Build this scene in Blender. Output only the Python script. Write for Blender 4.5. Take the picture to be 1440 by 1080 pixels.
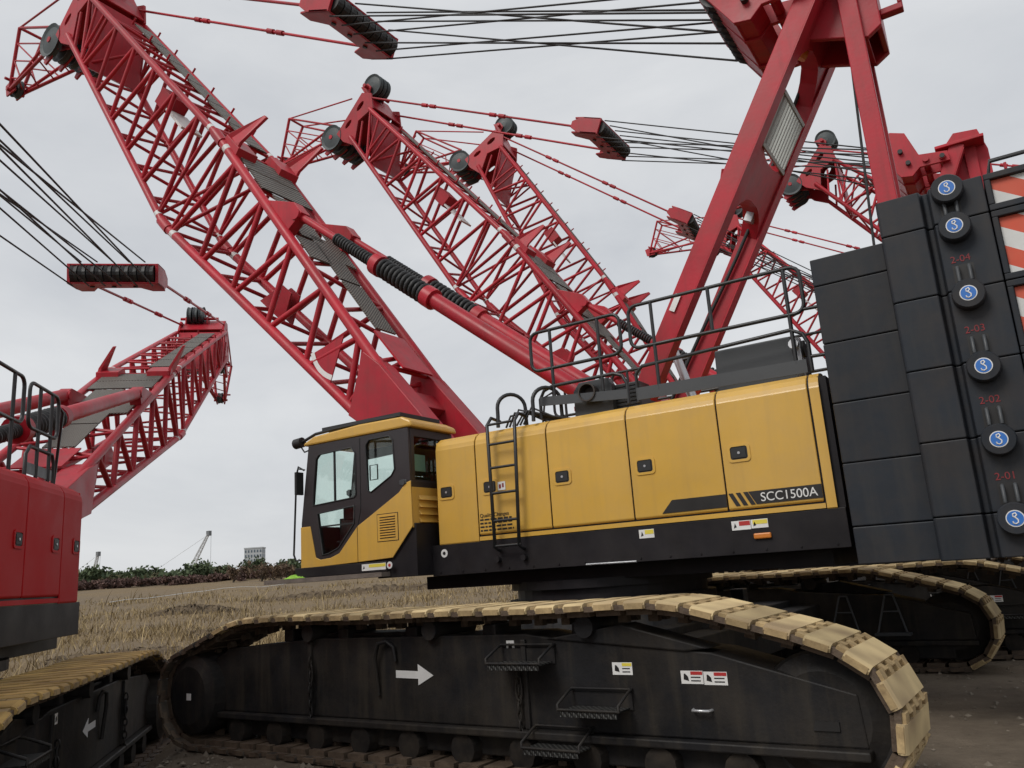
import bpy, bmesh, math, random
import numpy as np
from mathutils import Vector, Matrix
random.seed(7); rng = np.random.default_rng(7)
for o in list(bpy.data.objects): bpy.data.objects.remove(o)
scene = bpy.context.scene
COL = scene.collection
R = math.radians

# ------------------------------------------------------------------ camera
cd = bpy.data.cameras.new('camera'); cam = bpy.data.objects.new('camera', cd); COL.objects.link(cam)
CP = Vector((6.108, -8.066, 1.65))
yaw, pit, rol = -0.54665, 0.22922, -0.06946
f = Vector((math.sin(yaw)*math.cos(pit), math.cos(yaw)*math.cos(pit), math.sin(pit)))
r0 = Vector((math.cos(yaw), -math.sin(yaw), 0)); u0 = r0.cross(f)
rr = r0*math.cos(rol) + u0*math.sin(rol); uu = -r0*math.sin(rol) + u0*math.cos(rol)
cam.matrix_world = Matrix(((rr.x, uu.x, -f.x, CP.x), (rr.y, uu.y, -f.y, CP.y), (rr.z, uu.z, -f.z, CP.z), (0, 0, 0, 1)))
cd.sensor_width = 36; cd.lens = 1129.3/1440*36; cd.clip_start = 0.05; cd.clip_end = 6000
scene.camera = cam

# ------------------------------------------------------------------ world, sun, exposure
W = bpy.data.worlds.new('World'); scene.world = W; W.use_nodes = True
nt = W.node_tree; nt.nodes.clear()
def wn(t): return nt.nodes.new(t)
SUN_EL, SUN_AZ = R(46), R(196)      # azimuth from +y towards +x
out = wn('ShaderNodeOutputWorld'); bg = wn('ShaderNodeBackground'); nt.links.new(bg.outputs[0], out.inputs[0])
sky = wn('ShaderNodeTexSky'); sky.sky_type = 'NISHITA'; sky.sun_disc = False
sky.sun_elevation = SUN_EL; sky.sun_rotation = SUN_AZ; sky.air_density = 1.0; sky.dust_density = 3.0
scl = wn('ShaderNodeMix'); scl.data_type = 'RGBA'; scl.blend_type = 'MULTIPLY'; scl.inputs[0].default_value = 1.0
nt.links.new(sky.outputs[0], scl.inputs[6]); scl.inputs[7].default_value = (0.09, 0.09, 0.09, 1)
tc = wn('ShaderNodeTexCoord'); mp = wn('ShaderNodeMapping'); mp.inputs['Scale'].default_value = (1.0, 1.0, 2.6)
nt.links.new(tc.outputs['Generated'], mp.inputs[0])
n1 = wn('ShaderNodeTexNoise'); n1.inputs['Scale'].default_value = 2.0; n1.inputs['Detail'].default_value = 7; n1.inputs['Roughness'].default_value = 0.55; n1.inputs['Distortion'].default_value = 0.4
nt.links.new(mp.outputs[0], n1.inputs['Vector'])
cr = wn('ShaderNodeValToRGB'); nt.links.new(n1.outputs[0], cr.inputs[0])
cr.color_ramp.elements[0].position = 0.30; cr.color_ramp.elements[0].color = (0.51, 0.53, 0.56, 1)
cr.color_ramp.elements[1].position = 0.72; cr.color_ramp.elements[1].color = (0.70, 0.71, 0.72, 1)
mx = wn('ShaderNodeMix'); mx.data_type = 'RGBA'; mx.inputs[0].default_value = 0.93
nt.links.new(scl.outputs[2], mx.inputs[6]); nt.links.new(cr.outputs[0], mx.inputs[7])
nt.links.new(mx.outputs[2], bg.inputs[0]); bg.inputs[1].default_value = 1.0
sd = bpy.data.lights.new('sun', 'SUN'); sd.energy = 1.5; sd.angle = R(25); sd.color = (1.0, 0.96, 0.9)
so = bpy.data.objects.new('sun', sd); COL.objects.link(so)
sv = Vector((math.sin(SUN_AZ)*math.cos(SUN_EL), math.cos(SUN_AZ)*math.cos(SUN_EL), math.sin(SUN_EL)))
so.rotation_euler = sv.to_track_quat('Z', 'Y').to_euler(); so.location = (0, -20, 30)
vs = scene.view_settings; vs.view_transform = 'Standard'; vs.look = 'None'; vs.exposure = 0.20; vs.gamma = 1.0; vs.use_curve_mapping = False

# ------------------------------------------------------------------ materials
MATS = {}
def mat(name, col, rough=0.5, metal=0.0, var=0.12, vscale=3.0, dirt=None, dirt_amt=0.35, dirt_scale=2.0, bump=0.0, bscale=40.0, coat=0.0, spec=0.5, orand=0.0, streak=None, streak_amt=0.3, ddet=9):
    if name in MATS: return MATS[name]
    m = bpy.data.materials.new(name); m.use_nodes = True; t = m.node_tree; b = t.nodes['Principled BSDF']
    b.inputs['Roughness'].default_value = rough; b.inputs['Metallic'].default_value = metal
    b.inputs['Coat Weight'].default_value = coat; b.inputs['Specular IOR Level'].default_value = spec
    co = t.nodes.new('ShaderNodeTexCoord'); geo = t.nodes.new('ShaderNodeNewGeometry')
    src = geo.outputs['Position']
    n = t.nodes.new('ShaderNodeTexNoise'); n.inputs['Scale'].default_value = vscale; n.inputs['Detail'].default_value = 6; n.inputs['Roughness'].default_value = 0.6
    t.links.new(src, n.inputs['Vector'])
    mr = t.nodes.new('ShaderNodeMapRange'); mr.inputs[1].default_value = 0.3; mr.inputs[2].default_value = 0.7
    mr.inputs[3].default_value = 1-var; mr.inputs[4].default_value = 1+var; t.links.new(n.outputs[0], mr.inputs[0])
    mu = t.nodes.new('ShaderNodeMix'); mu.data_type = 'RGBA'; mu.blend_type = 'MULTIPLY'; mu.inputs[0].default_value = 1
    mu.inputs[6].default_value = (*col, 1); t.links.new(mr.outputs[0], mu.inputs[7])
    last = mu.outputs[2]
    if dirt:
        n2 = t.nodes.new('ShaderNodeTexNoise'); n2.inputs['Scale'].default_value = dirt_scale; n2.inputs['Detail'].default_value = ddet; n2.inputs['Roughness'].default_value = 0.7
        t.links.new(src, n2.inputs['Vector'])
        r2 = t.nodes.new('ShaderNodeMapRange'); r2.inputs[1].default_value = 0.42; r2.inputs[2].default_value = 0.72; r2.inputs[3].default_value = 0; r2.inputs[4].default_value = dirt_amt
        t.links.new(n2.outputs[0], r2.inputs[0])
        m2 = t.nodes.new('ShaderNodeMix'); m2.data_type = 'RGBA'; t.links.new(r2.outputs[0], m2.inputs[0]); t.links.new(last, m2.inputs[6]); m2.inputs[7].default_value = (*dirt, 1)
        last = m2.outputs[2]
    if streak:
        ms = t.nodes.new('ShaderNodeMapping'); ms.inputs['Scale'].default_value = (9, 9, 0.7); t.links.new(src, ms.inputs[0])
        n3 = t.nodes.new('ShaderNodeTexNoise'); n3.inputs['Scale'].default_value = 1.0; n3.inputs['Detail'].default_value = 5; t.links.new(ms.outputs[0], n3.inputs['Vector'])
        q3 = t.nodes.new('ShaderNodeMapRange'); q3.inputs[1].default_value = 0.5; q3.inputs[2].default_value = 0.75; q3.inputs[3].default_value = 0; q3.inputs[4].default_value = streak_amt; t.links.new(n3.outputs[0], q3.inputs[0])
        m3 = t.nodes.new('ShaderNodeMix'); m3.data_type = 'RGBA'; t.links.new(q3.outputs[0], m3.inputs[0]); t.links.new(last, m3.inputs[6]); m3.inputs[7].default_value = (*streak, 1); last = m3.outputs[2]
    if orand:
        oi = t.nodes.new('ShaderNodeObjectInfo'); q4 = t.nodes.new('ShaderNodeMapRange'); q4.inputs[3].default_value = 1-orand; q4.inputs[4].default_value = 1+orand*.6; t.links.new(oi.outputs['Random'], q4.inputs[0])
        m4 = t.nodes.new('ShaderNodeMix'); m4.data_type = 'RGBA'; m4.blend_type = 'MULTIPLY'; m4.inputs[0].default_value = 1; t.links.new(last, m4.inputs[6]); t.links.new(q4.outputs[0], m4.inputs[7]); last = m4.outputs[2]
    t.links.new(last, b.inputs['Base Color'])
    # roughness variation
    r3 = t.nodes.new('ShaderNodeMapRange'); r3.inputs[1].default_value = 0.3; r3.inputs[2].default_value = 0.7; r3.inputs[3].default_value = max(0.05, rough-0.1); r3.inputs[4].default_value = min(1, rough+0.12)
    t.links.new(n.outputs[0], r3.inputs[0]); t.links.new(r3.outputs[0], b.inputs['Roughness'])
    if bump:
        n4 = t.nodes.new('ShaderNodeTexNoise'); n4.inputs['Scale'].default_value = bscale; n4.inputs['Detail'].default_value = 5
        t.links.new(src, n4.inputs['Vector'])
        bp = t.nodes.new('ShaderNodeBump'); bp.inputs['Strength'].default_value = bump; bp.inputs['Distance'].default_value = 0.02
        t.links.new(n4.outputs[0], bp.inputs['Height']); t.links.new(bp.outputs[0], b.inputs['Normal'])
    MATS[name] = m; return m
RED = mat('red_paint', (0.455, 0.015, 0.031), 0.42, spec=0.35, orand=0.16, var=0.16, vscale=1.3, streak=(0.17, 0.03, 0.03), streak_amt=0.35, dirt=(0.22, 0.05, 0.045), dirt_amt=0.5, dirt_scale=2.3, bump=0.05, bscale=25)
REDH = mat('red_house_paint', (0.44, 0.006, 0.010), 0.55, var=0.06, vscale=1.0, dirt=(0.3, 0.03, 0.03), dirt_amt=0.1, spec=0.2)
YEL = mat('yellow_paint', (0.66, 0.392, 0.070), 0.33, var=0.06, vscale=0.9, orand=0.03, streak=(0.46, 0.29, 0.10), streak_amt=0.30, dirt=(0.52, 0.34, 0.14), dirt_amt=0.35, dirt_scale=2.2, coat=0.15, bump=0.02, bscale=1.2)
BLK = mat('black_frame_paint', (0.015, 0.0135, 0.016), 0.5, spec=0.22, var=0.3, vscale=2.0, dirt=(0.06, 0.052, 0.045), dirt_amt=0.25, dirt_scale=1.6)
TRK = mat('black_track_frame', (0.012, 0.012, 0.0135), 0.55, spec=0.25, var=0.3, vscale=2.0, streak=(0.07, 0.058, 0.042), streak_amt=0.4, dirt=(0.065, 0.052, 0.038), dirt_amt=0.5, dirt_scale=1.1, bump=0.1)
CAB = mat('cab_dark_brown', (0.030, 0.025, 0.027), 0.4, var=0.1)
CWT = mat('counterweight_grey', (0.021, 0.0255, 0.033), 0.5, spec=0.25, orand=0.12, var=0.16, vscale=1.6, streak=(0.045, 0.043, 0.042), streak_amt=0.5, dirt=(0.05, 0.040, 0.034), dirt_amt=0.55, dirt_scale=2.4, bump=0.05, bscale=14)
DGR = mat('dark_grey_sheet', (0.055, 0.060, 0.066), 0.5, var=0.1)
RAIL = mat('black_rail_paint', (0.02, 0.021, 0.023), 0.4, var=0.2)
RUB = mat('black_rubber', (0.018, 0.019, 0.02), 0.55, var=0.2)
ROPE = mat('steel_rope_dark', (0.022, 0.022, 0.024), 0.6, var=0.3, vscale=8)
SHV = mat('sheave_dark_teal', (0.035, 0.048, 0.052), 0.55, var=0.25, dirt=(0.09, 0.09, 0.09), dirt_amt=0.3)
STEEL = mat('bright_steel', (0.55, 0.56, 0.58), 0.3, metal=0.6, var=0.15)
WHT = mat('white_paint', (0.78, 0.78, 0.77), 0.5, var=0.06, dirt=(0.5, 0.48, 0.44), dirt_amt=0.3)
BLU = mat('blue_emblem', (0.03, 0.16, 0.52), 0.45, var=0.05)
DRD = mat('dull_red_lettering', (0.22, 0.02, 0.025), 0.6, var=0.2, vscale=30)
ORG = mat('orange_marker', (0.62, 0.20, 0.03), 0.35, var=0.05)
STO = mat('stripe_orange', (0.60, 0.075, 0.032), 0.45, var=0.07, dirt=(0.45, 0.2, 0.12), dirt_amt=0.3)
STW = mat('stripe_white', (0.66, 0.67, 0.66), 0.5, var=0.07, dirt=(0.45, 0.43, 0.40), dirt_amt=0.4)
DEC = mat('decal_black', (0.014, 0.013, 0.013), 0.5, var=0.1)
LYL = mat('label_yellow', (0.75, 0.62, 0.08), 0.5, var=0.05)
LRD = mat('label_red', (0.45, 0.03, 0.03), 0.5, var=0.05)
SHOE = mat('track_shoe_dusty', (0.57, 0.445, 0.245), 0.85, orand=0.28, var=0.22, vscale=1.6, dirt=(0.24, 0.17, 0.105), dirt_amt=0.8, dirt_scale=2.2, ddet=1, spec=0.25)
SHOD = mat('track_shoe_ochre', (0.54, 0.36, 0.13), 0.85, var=0.2, vscale=1.6, orand=0.2, dirt=(0.22, 0.14, 0.06), dirt_amt=0.8, dirt_scale=2.2, ddet=1, spec=0.25)
SHOS = mat('track_shoe_shaded_dark', (0.050, 0.042, 0.036), 0.6, orand=0.2, var=0.35, vscale=4, dirt=(0.16, 0.12, 0.08), dirt_amt=0.6, dirt_scale=4, bump=0.12, bscale=16)  # dark copy of the shoe colour, shade painted in
SHOF = mat('track_finger_brown', (0.43, 0.315, 0.165), 0.8, orand=0.25, var=0.3, vscale=8, dirt=(0.14, 0.09, 0.05), dirt_amt=0.8, dirt_scale=6, spec=0.25)
SHOB = mat('track_link_brown', (0.085, 0.058, 0.04), 0.7, var=0.35, vscale=9, dirt=(0.2, 0.15, 0.1), dirt_amt=0.5, dirt_scale=8, bump=0.3)
ROLL = mat('roller_dusty_black', (0.016, 0.014, 0.013), 0.7, spec=0.2, var=0.4, vscale=7, dirt=(0.07, 0.055, 0.04), dirt_amt=0.5, dirt_scale=5)
WOOD = mat('weathered_plank', (0.17, 0.14, 0.12), 0.8, var=0.3, vscale=6, bump=0.3)
LIME = mat('lime_cloth', (0.30, 0.58, 0.07), 0.8, var=0.2, vscale=20)
SEAT = mat('seat_grey', (0.05, 0.055, 0.065), 0.8, var=0.2)
PAPER = mat('pale_green_paper', (0.5, 0.7, 0.58), 0.7, var=0.03)
def glass(name, tint, gloss=0.16):
    m = bpy.data.materials.new(name); m.use_nodes = True; t = m.node_tree; t.nodes.clear()
    o = t.nodes.new('ShaderNodeOutputMaterial'); mxs = t.nodes.new('ShaderNodeMixShader'); tr = t.nodes.new('ShaderNodeBsdfTransparent'); gl = t.nodes.new('ShaderNodeBsdfGlossy')
    fr = t.nodes.new('ShaderNodeLayerWeight'); fr.inputs[0].default_value = 0.5
    pw = t.nodes.new('ShaderNodeMath'); pw.operation = 'POWER'; pw.inputs[1].default_value = 4.0; t.links.new(fr.outputs['Facing'], pw.inputs[0])
    ad = t.nodes.new('ShaderNodeMath'); ad.operation = 'MULTIPLY_ADD'; ad.inputs[1].default_value = 0.5; ad.inputs[2].default_value = gloss; t.links.new(pw.outputs[0], ad.inputs[0])
    tr.inputs[0].default_value = (*tint, 1); gl.inputs['Roughness'].default_value = 0.03; gl.inputs['Color'].default_value = (0.9, 0.95, 0.93, 1)
    t.links.new(ad.outputs[0], mxs.inputs[0]); t.links.new(tr.outputs[0], mxs.inputs[1]); t.links.new(gl.outputs[0], mxs.inputs[2]); t.links.new(mxs.outputs[0], o.inputs[0])
    return m
GLS = glass('cab_glass_green', (0.925, 0.975, 0.955), 0.05)
GLD = glass('cab_glass_dark', (0.75, 0.80, 0.78), 0.05)
def grating_mat(name, c1, c2, scale):
    m = bpy.data.materials.new(name); m.use_nodes = True; t = m.node_tree; b = t.nodes['Principled BSDF']
    co = t.nodes.new('ShaderNodeTexCoord'); w1 = t.nodes.new('ShaderNodeTexWave'); w2 = t.nodes.new('ShaderNodeTexWave')
    w1.bands_direction = 'X'; w2.bands_direction = 'DIAGONAL'; w1.inputs['Scale'].default_value = scale; w2.inputs['Scale'].default_value = scale*0.8
    w1.inputs['Distortion'].default_value = 0.6; w2.inputs['Distortion'].default_value = 0.6
    t.links.new(co.outputs['Object'], w1.inputs[0]); t.links.new(co.outputs['Object'], w2.inputs[0])
    mu = t.nodes.new('ShaderNodeMath'); mu.operation = 'MULTIPLY'; t.links.new(w1.outputs[1], mu.inputs[0]); t.links.new(w2.outputs[1], mu.inputs[1])
    rp = t.nodes.new('ShaderNodeValToRGB'); t.links.new(mu.outputs[0], rp.inputs[0])
    rp.color_ramp.elements[0].position = 0.1; rp.color_ramp.elements[0].color = (*c1, 1); rp.color_ramp.elements[1].position = 0.5; rp.color_ramp.elements[1].color = (*c2, 1)
    t.links.new(rp.outputs[0], b.inputs['Base Color']); b.inputs['Roughness'].default_value = 0.6; b.inputs['Metallic'].default_value = 0.2
    bp = t.nodes.new('ShaderNodeBump'); bp.inputs['Strength'].default_value = 0.6; bp.inputs['Distance'].default_value = 0.02; t.links.new(mu.outputs[0], bp.inputs['Height']); t.links.new(bp.outputs[0], b.inputs['Normal'])
    return m
GRT = grating_mat('galvanised_grating', (0.05, 0.045, 0.04), (0.34, 0.32, 0.28), 14)
GRB = grating_mat('black_step_grating', (0.012, 0.012, 0.012), (0.09, 0.09, 0.085), 16)

# ------------------------------------------------------------------ mesh helper
O = Vector((1.6, 1.4, 0.0))
class MB:
    def __init__(s): s.v = []; s.f = []; s.m = []; s.sm = []; s.mi = 0
    def _add(s, vs, fs, smooth=False):
        n = len(s.v); s.v += [tuple(p) for p in vs]
        for q in fs: s.f.append(tuple(i+n for i in q)); s.m.append(s.mi); s.sm.append(smooth)
        return s
    def box(s, x0, x1, y0, y1, z0, z1):
        if x0 > x1: x0, x1 = x1, x0
        if y0 > y1: y0, y1 = y1, y0
        if z0 > z1: z0, z1 = z1, z0
        return s._add([(x0,y0,z0),(x1,y0,z0),(x1,y1,z0),(x0,y1,z0),(x0,y0,z1),(x1,y0,z1),(x1,y1,z1),(x0,y1,z1)],
                      [(0,3,2,1),(4,5,6,7),(0,1,5,4),(1,2,6,5),(2,3,7,6),(3,0,4,7)])
    def bar(s, p, q, w, h, up=(0,0,1)):
        p = Vector(p); q = Vector(q); d = (q-p).normalized(); u = Vector(up); a = d.cross(u).normalized()*(w/2); b = a.normalized().cross(d).normalized()*(h/2)
        return s._add([p-a-b, p+a-b, p+a+b, p-a+b, q-a-b, q+a-b, q+a+b, q-a+b], [(0,1,2,3),(7,6,5,4),(4,5,1,0),(5,6,2,1),(6,7,3,2),(7,4,0,3)])
    def tube(s, p, q, r, n=10, r2=None, cap=True):
        p = Vector(p); q = Vector(q); d = (q-p).normalized(); a = d.orthogonal().normalized(); b = d.cross(a); r2 = r if r2 is None else r2
        vs = []
        for c, rad in ((p, r), (q, r2)):
            for i in range(n):
                t = 2*math.pi*i/n; vs.append(c + a*math.cos(t)*rad + b*math.sin(t)*rad)
        s._add(vs, [(i, (i+1) % n, n+(i+1) % n, n+i) for i in range(n)], True)
        if cap: s._add(vs[:n], [tuple(reversed(range(n)))]); s._add(vs[n:], [tuple(range(n))])
        return s
    def path(s, pts, r, n=8, closed=False):
        pts = [Vector(p) for p in pts]; N = len(pts); vs = []; prev = None
        for i, p in enumerate(pts):
            if closed: d = (pts[(i+1) % N]-pts[i-1])
            else: d = (pts[min(i+1, N-1)]-pts[max(i-1, 0)])
            d.normalize()
            if prev is None: a = d.orthogonal().normalized()
            else: a = (prev - d*prev.dot(d)).normalized()
            prev = a; b = d.cross(a)
            vs += [p + a*math.cos(2*math.pi*k/n)*r + b*math.sin(2*math.pi*k/n)*r for k in range(n)]
        fs = []
        for i in range(N if closed else N-1):
            j = (i+1) % N
            fs += [(i*n+k, i*n+(k+1) % n, j*n+(k+1) % n, j*n+k) for k in range(n)]
        s._add(vs, fs, True)
        if not closed: s._add(vs[:n], [tuple(reversed(range(n)))]); s._add(vs[-n:], [tuple(range(n))])
        return s
    def prism(s, poly, fn, t0, t1):     # poly of 2d points, fn(a,b,t) -> xyz
        n = len(poly); vs = [fn(a, b, t0) for a, b in poly] + [fn(a, b, t1) for a, b in poly]
        return s._add(vs, [tuple(range(n)), tuple(reversed(range(n, 2*n)))] + [(i, n+i, n+(i+1) % n, (i+1) % n) for i in range(n)])
    def plate(s, outer, holes, fn, t0, t1):   # plate with window openings
        bm = bmesh.new(); loops = []
        for lp in [outer]+holes:
            vv = [bm.verts.new((a, b, 0)) for a, b in lp]; loops.append(vv)
            for i in range(len(vv)): bm.edges.new((vv[i], vv[(i+1) % len(vv)]))
        bmesh.ops.triangle_fill(bm, use_beauty=True, use_dissolve=False, edges=bm.edges[:])
        bm.verts.index_update(); vs = [v.co.copy() for v in bm.verts]; fs = [tuple(v.index for v in q.verts) for q in bm.faces]
        lpi = [[v.index for v in vv] for vv in loops]; bm.free(); n = len(vs)
        s._add([fn(v.x, v.y, t0) for v in vs]+[fn(v.x, v.y, t1) for v in vs], fs+[tuple(i+n for i in reversed(q)) for q in fs]+[(l[i], l[(i+1) % len(l)], n+l[(i+1) % len(l)], n+l[i]) for l in lpi for i in range(len(l))])
        return s
    def disc(s, c, axis, prof, n=20):   # lathe: prof list of (r, h along axis)
        c = Vector(c); ax = Vector(axis).normalized(); a = ax.orthogonal().normalized(); b = ax.cross(a); vs = []
        for r, h in prof:
            for i in range(n):
                t = 2*math.pi*i/n; vs.append(c + ax*h + (a*math.cos(t)+b*math.sin(t))*r)
        fs = [(k*n+i, k*n+(i+1) % n, (k+1)*n+(i+1) % n, (k+1)*n+i) for k in range(len(prof)-1) for i in range(n)]
        s._add(vs, fs, False); s._add(vs[:n], [tuple(reversed(range(n)))]); s._add(vs[-n:], [tuple(range(n))])
        return s
    def mesh(s, mats, org=None, normals=True):
        me = bpy.data.meshes.new('mesh'); v = s.v
        if org is not None: v = [(x-org[0], y-org[1], z-org[2]) for x, y, z in v]
        me.from_pydata(v, [], s.f)
        for m in (mats if isinstance(mats, (list, tuple)) else [mats]): me.materials.append(m)
        me.polygons.foreach_set('material_index', s.m); me.polygons.foreach_set('use_smooth', s.sm)
        if normals:
            bm = bmesh.new(); bm.from_mesh(me); bmesh.ops.recalc_face_normals(bm, faces=bm.faces); bm.to_mesh(me); bm.free()
        me.update(); return me
CACHE = {}
def cached(key, fn):
    if key not in CACHE: CACHE[key] = fn()
    return CACHE[key]
def ob(name, me, parent=None, mw=None, loc=None, bevel=0, label=None, cat=None, group=None, kind=None):
    o = bpy.data.objects.new(name, me); COL.objects.link(o)
    if parent: o.parent = parent
    if mw is not None: o.matrix_basis = mw
    elif loc is not None: o.location = loc
    if bevel:
        b = o.modifiers.new('bevel', 'BEVEL'); b.width = bevel; b.segments = 2; b.limit_method = 'ANGLE'; b.angle_limit = R(40)
    for k, v in (('label', label), ('category', cat), ('group', group), ('kind', kind)):
        if v: o[k] = v
    return o
def part(name, key, fn, mats, parent, bevel=0, mw=None, org=O, **kw):
    def mk():
        m = MB(); fn(m); return m.mesh(mats, org)
    return ob(name, cached((name, key), mk), parent, mw, bevel=bevel, **kw)
def unit_tube(mt, n=10):
    def mk():
        m = MB(); m.tube((0,0,0), (0,0,1), 1, n); return m.mesh(mt)
    return cached(('unit', mt.name, n), mk)
def rod(name, p, q, r, mt, parent, n=10):
    p = Vector(p); q = Vector(q); d = q-p
    mw = Matrix.Translation(p) @ d.to_track_quat('Z', 'Y').to_matrix().to_4x4() @ Matrix.Diagonal((r, r, d.length, 1))
    return ob(name, unit_tube(mt, n), parent, mw)
def text_mesh(s, size, mt, depth=0.002):
    def mk():
        c = bpy.data.curves.new('txt', 'FONT'); c.body = s; c.size = size; c.extrude = depth; c.align_x = 'LEFT'
        o = bpy.data.objects.new('txt', c); COL.objects.link(o); bpy.context.view_layer.update()
        me = bpy.data.meshes.new_from_object(o); bpy.data.objects.remove(o); me.materials.clear(); me.materials.append(mt); return me
    return cached(('txt', s, size, mt.name), mk)

# ------------------------------------------------------------------ terrain
C0C = Vector((-3.37, -4.68))
def sstep(a, b, x):
    t = np.clip((x-a)/(b-a), 0, 1); return t*t*(3-2*t)
def gz(x, y):
    x = np.asarray(x, float); y = np.asarray(y, float)
    rx, ry = x-C0C.x, y-C0C.y; rt = (rx+ry)*0.7071; hd = (-rx+ry)*0.7071
    dip = -0.375*(1-sstep(2.2, 2.75, rt))*(1-sstep(4.5, 9, hd))*(1-sstep(5, 9, -hd))*(1-sstep(5, 10, -rt))
    d = np.hypot(x-6, y+8); far = d > 22
    und = 0.10*np.sin(x*0.31+1)*np.cos(y*0.27)*sstep(16, 40, d) + 0.06*np.sin(x*1.1+y*0.7)*sstep(14, 24, d)
    rise = 3.3*sstep(26, 125, d)
    return dip + und + rise
def terrain():
    def ax(lo, hi, c, fine, span):
        pts = [c]; st = fine; p = c
        while p < hi: p += st; pts.append(p); st = fine if abs(p-c) < span else st*1.12
        st = fine; p = c
        while p > lo: p -= st; pts.insert(0, p); st = fine if abs(p-c) < span else st*1.12
        return np.array(pts)
    xs = ax(-3500, 3500, -2, 0.35, 16); ys = ax(-1200, 3500, 0, 0.35, 18)
    X, Y = np.meshgrid(xs, ys); Z = gz(X, Y)
    Z += rng.normal(0, 0.008, Z.shape)*(np.hypot(X-2, Y) < 40)
    V = np.stack([X.ravel(), Y.ravel(), Z.ravel()], 1); nx, ny = len(xs), len(ys)
    idx = np.arange(nx*ny).reshape(ny, nx); F = np.stack([idx[:-1,:-1], idx[:-1,1:], idx[1:,1:], idx[1:,:-1]], -1).reshape(-1, 4)
    me = bpy.data.meshes.new('ground'); me.from_pydata(V.tolist(), [], F.tolist()); me.polygons.foreach_set('use_smooth', [True]*len(F))
    m = bpy.data.materials.new('dry_soil'); m.use_nodes = True; t = m.node_tree; b = t.nodes['Principled BSDF']; b.inputs['Roughness'].default_value = 0.95; b.inputs['Specular IOR Level'].default_value = 0.15
    g = t.nodes.new('ShaderNodeNewGeometry')
    def noise(sc, det=6, ro=0.6):
        n = t.nodes.new('ShaderNodeTexNoise'); n.inputs['Scale'].default_value = sc; n.inputs['Detail'].default_value = det; n.inputs['Roughness'].default_value = ro; t.links.new(g.outputs['Position'], n.inputs['Vector']); return n
    na, nb, nc = noise(0.12), noise(1.6, 9, 0.7), noise(14, 8, 0.7)
    r1 = t.nodes.new('ShaderNodeValToRGB'); t.links.new(nb.outputs[0], r1.inputs[0])
    e = r1.color_ramp.elements; e[0].position = 0.3; e[0].color = (0.105, 0.084, 0.064, 1); e[1].position = 0.7; e[1].color = (0.21, 0.17, 0.128, 1)
    r2 = t.nodes.new('ShaderNodeValToRGB'); t.links.new(nc.outputs[0], r2.inputs[0])
    e = r2.color_ramp.elements; e[0].position = 0.3; e[0].color = (0.075, 0.053, 0.034, 1); e[1].position = 0.66; e[1].color = (0.29, 0.215, 0.125, 1)
    # straw field beyond the yard
    sx = t.nodes.new('ShaderNodeVectorMath'); sx.operation = 'DISTANCE'; sx.inputs[1].default_value = (6, -4, 0); t.links.new(g.outputs['Position'], sx.inputs[0])
    mr = t.nodes.new('ShaderNodeMapRange'); mr.inputs[1].default_value = 9; mr.inputs[2].default_value = 15; t.links.new(sx.outputs['Value'], mr.inputs[0])
    ad = t.nodes.new('ShaderNodeMath'); ad.operation = 'MULTIPLY'; t.links.new(mr.outputs[0], ad.inputs[0])
    r3 = t.nodes.new('ShaderNodeMapRange'); r3.inputs[1].default_value = 0.3; r3.inputs[2].default_value = 0.6; r3.inputs[3].default_value = 0.35; r3.inputs[4].default_value = 1.0; t.links.new(na.outputs[0], r3.inputs[0]); t.links.new(r3.outputs[0], ad.inputs[1])
    mx = t.nodes.new('ShaderNodeMix'); mx.data_type = 'RGBA'; t.links.new(ad.outputs[0], mx.inputs[0]); t.links.new(r1.outputs[0], mx.inputs[6]); t.links.new(r2.outputs[0], mx.inputs[7])
    t.links.new(mx.outputs[2], b.inputs['Base Color'])
    bp = t.nodes.new('ShaderNodeBump'); bp.inputs['Strength'].default_value = 0.7; bp.inputs['Distance'].default_value = 0.05; t.links.new(nc.outputs[0], bp.inputs['Height']); t.links.new(bp.outputs[0], b.inputs['Normal'])
    me.materials.append(m); o = ob('ground', me); o['kind'] = 'structure'
terrain()

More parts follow.
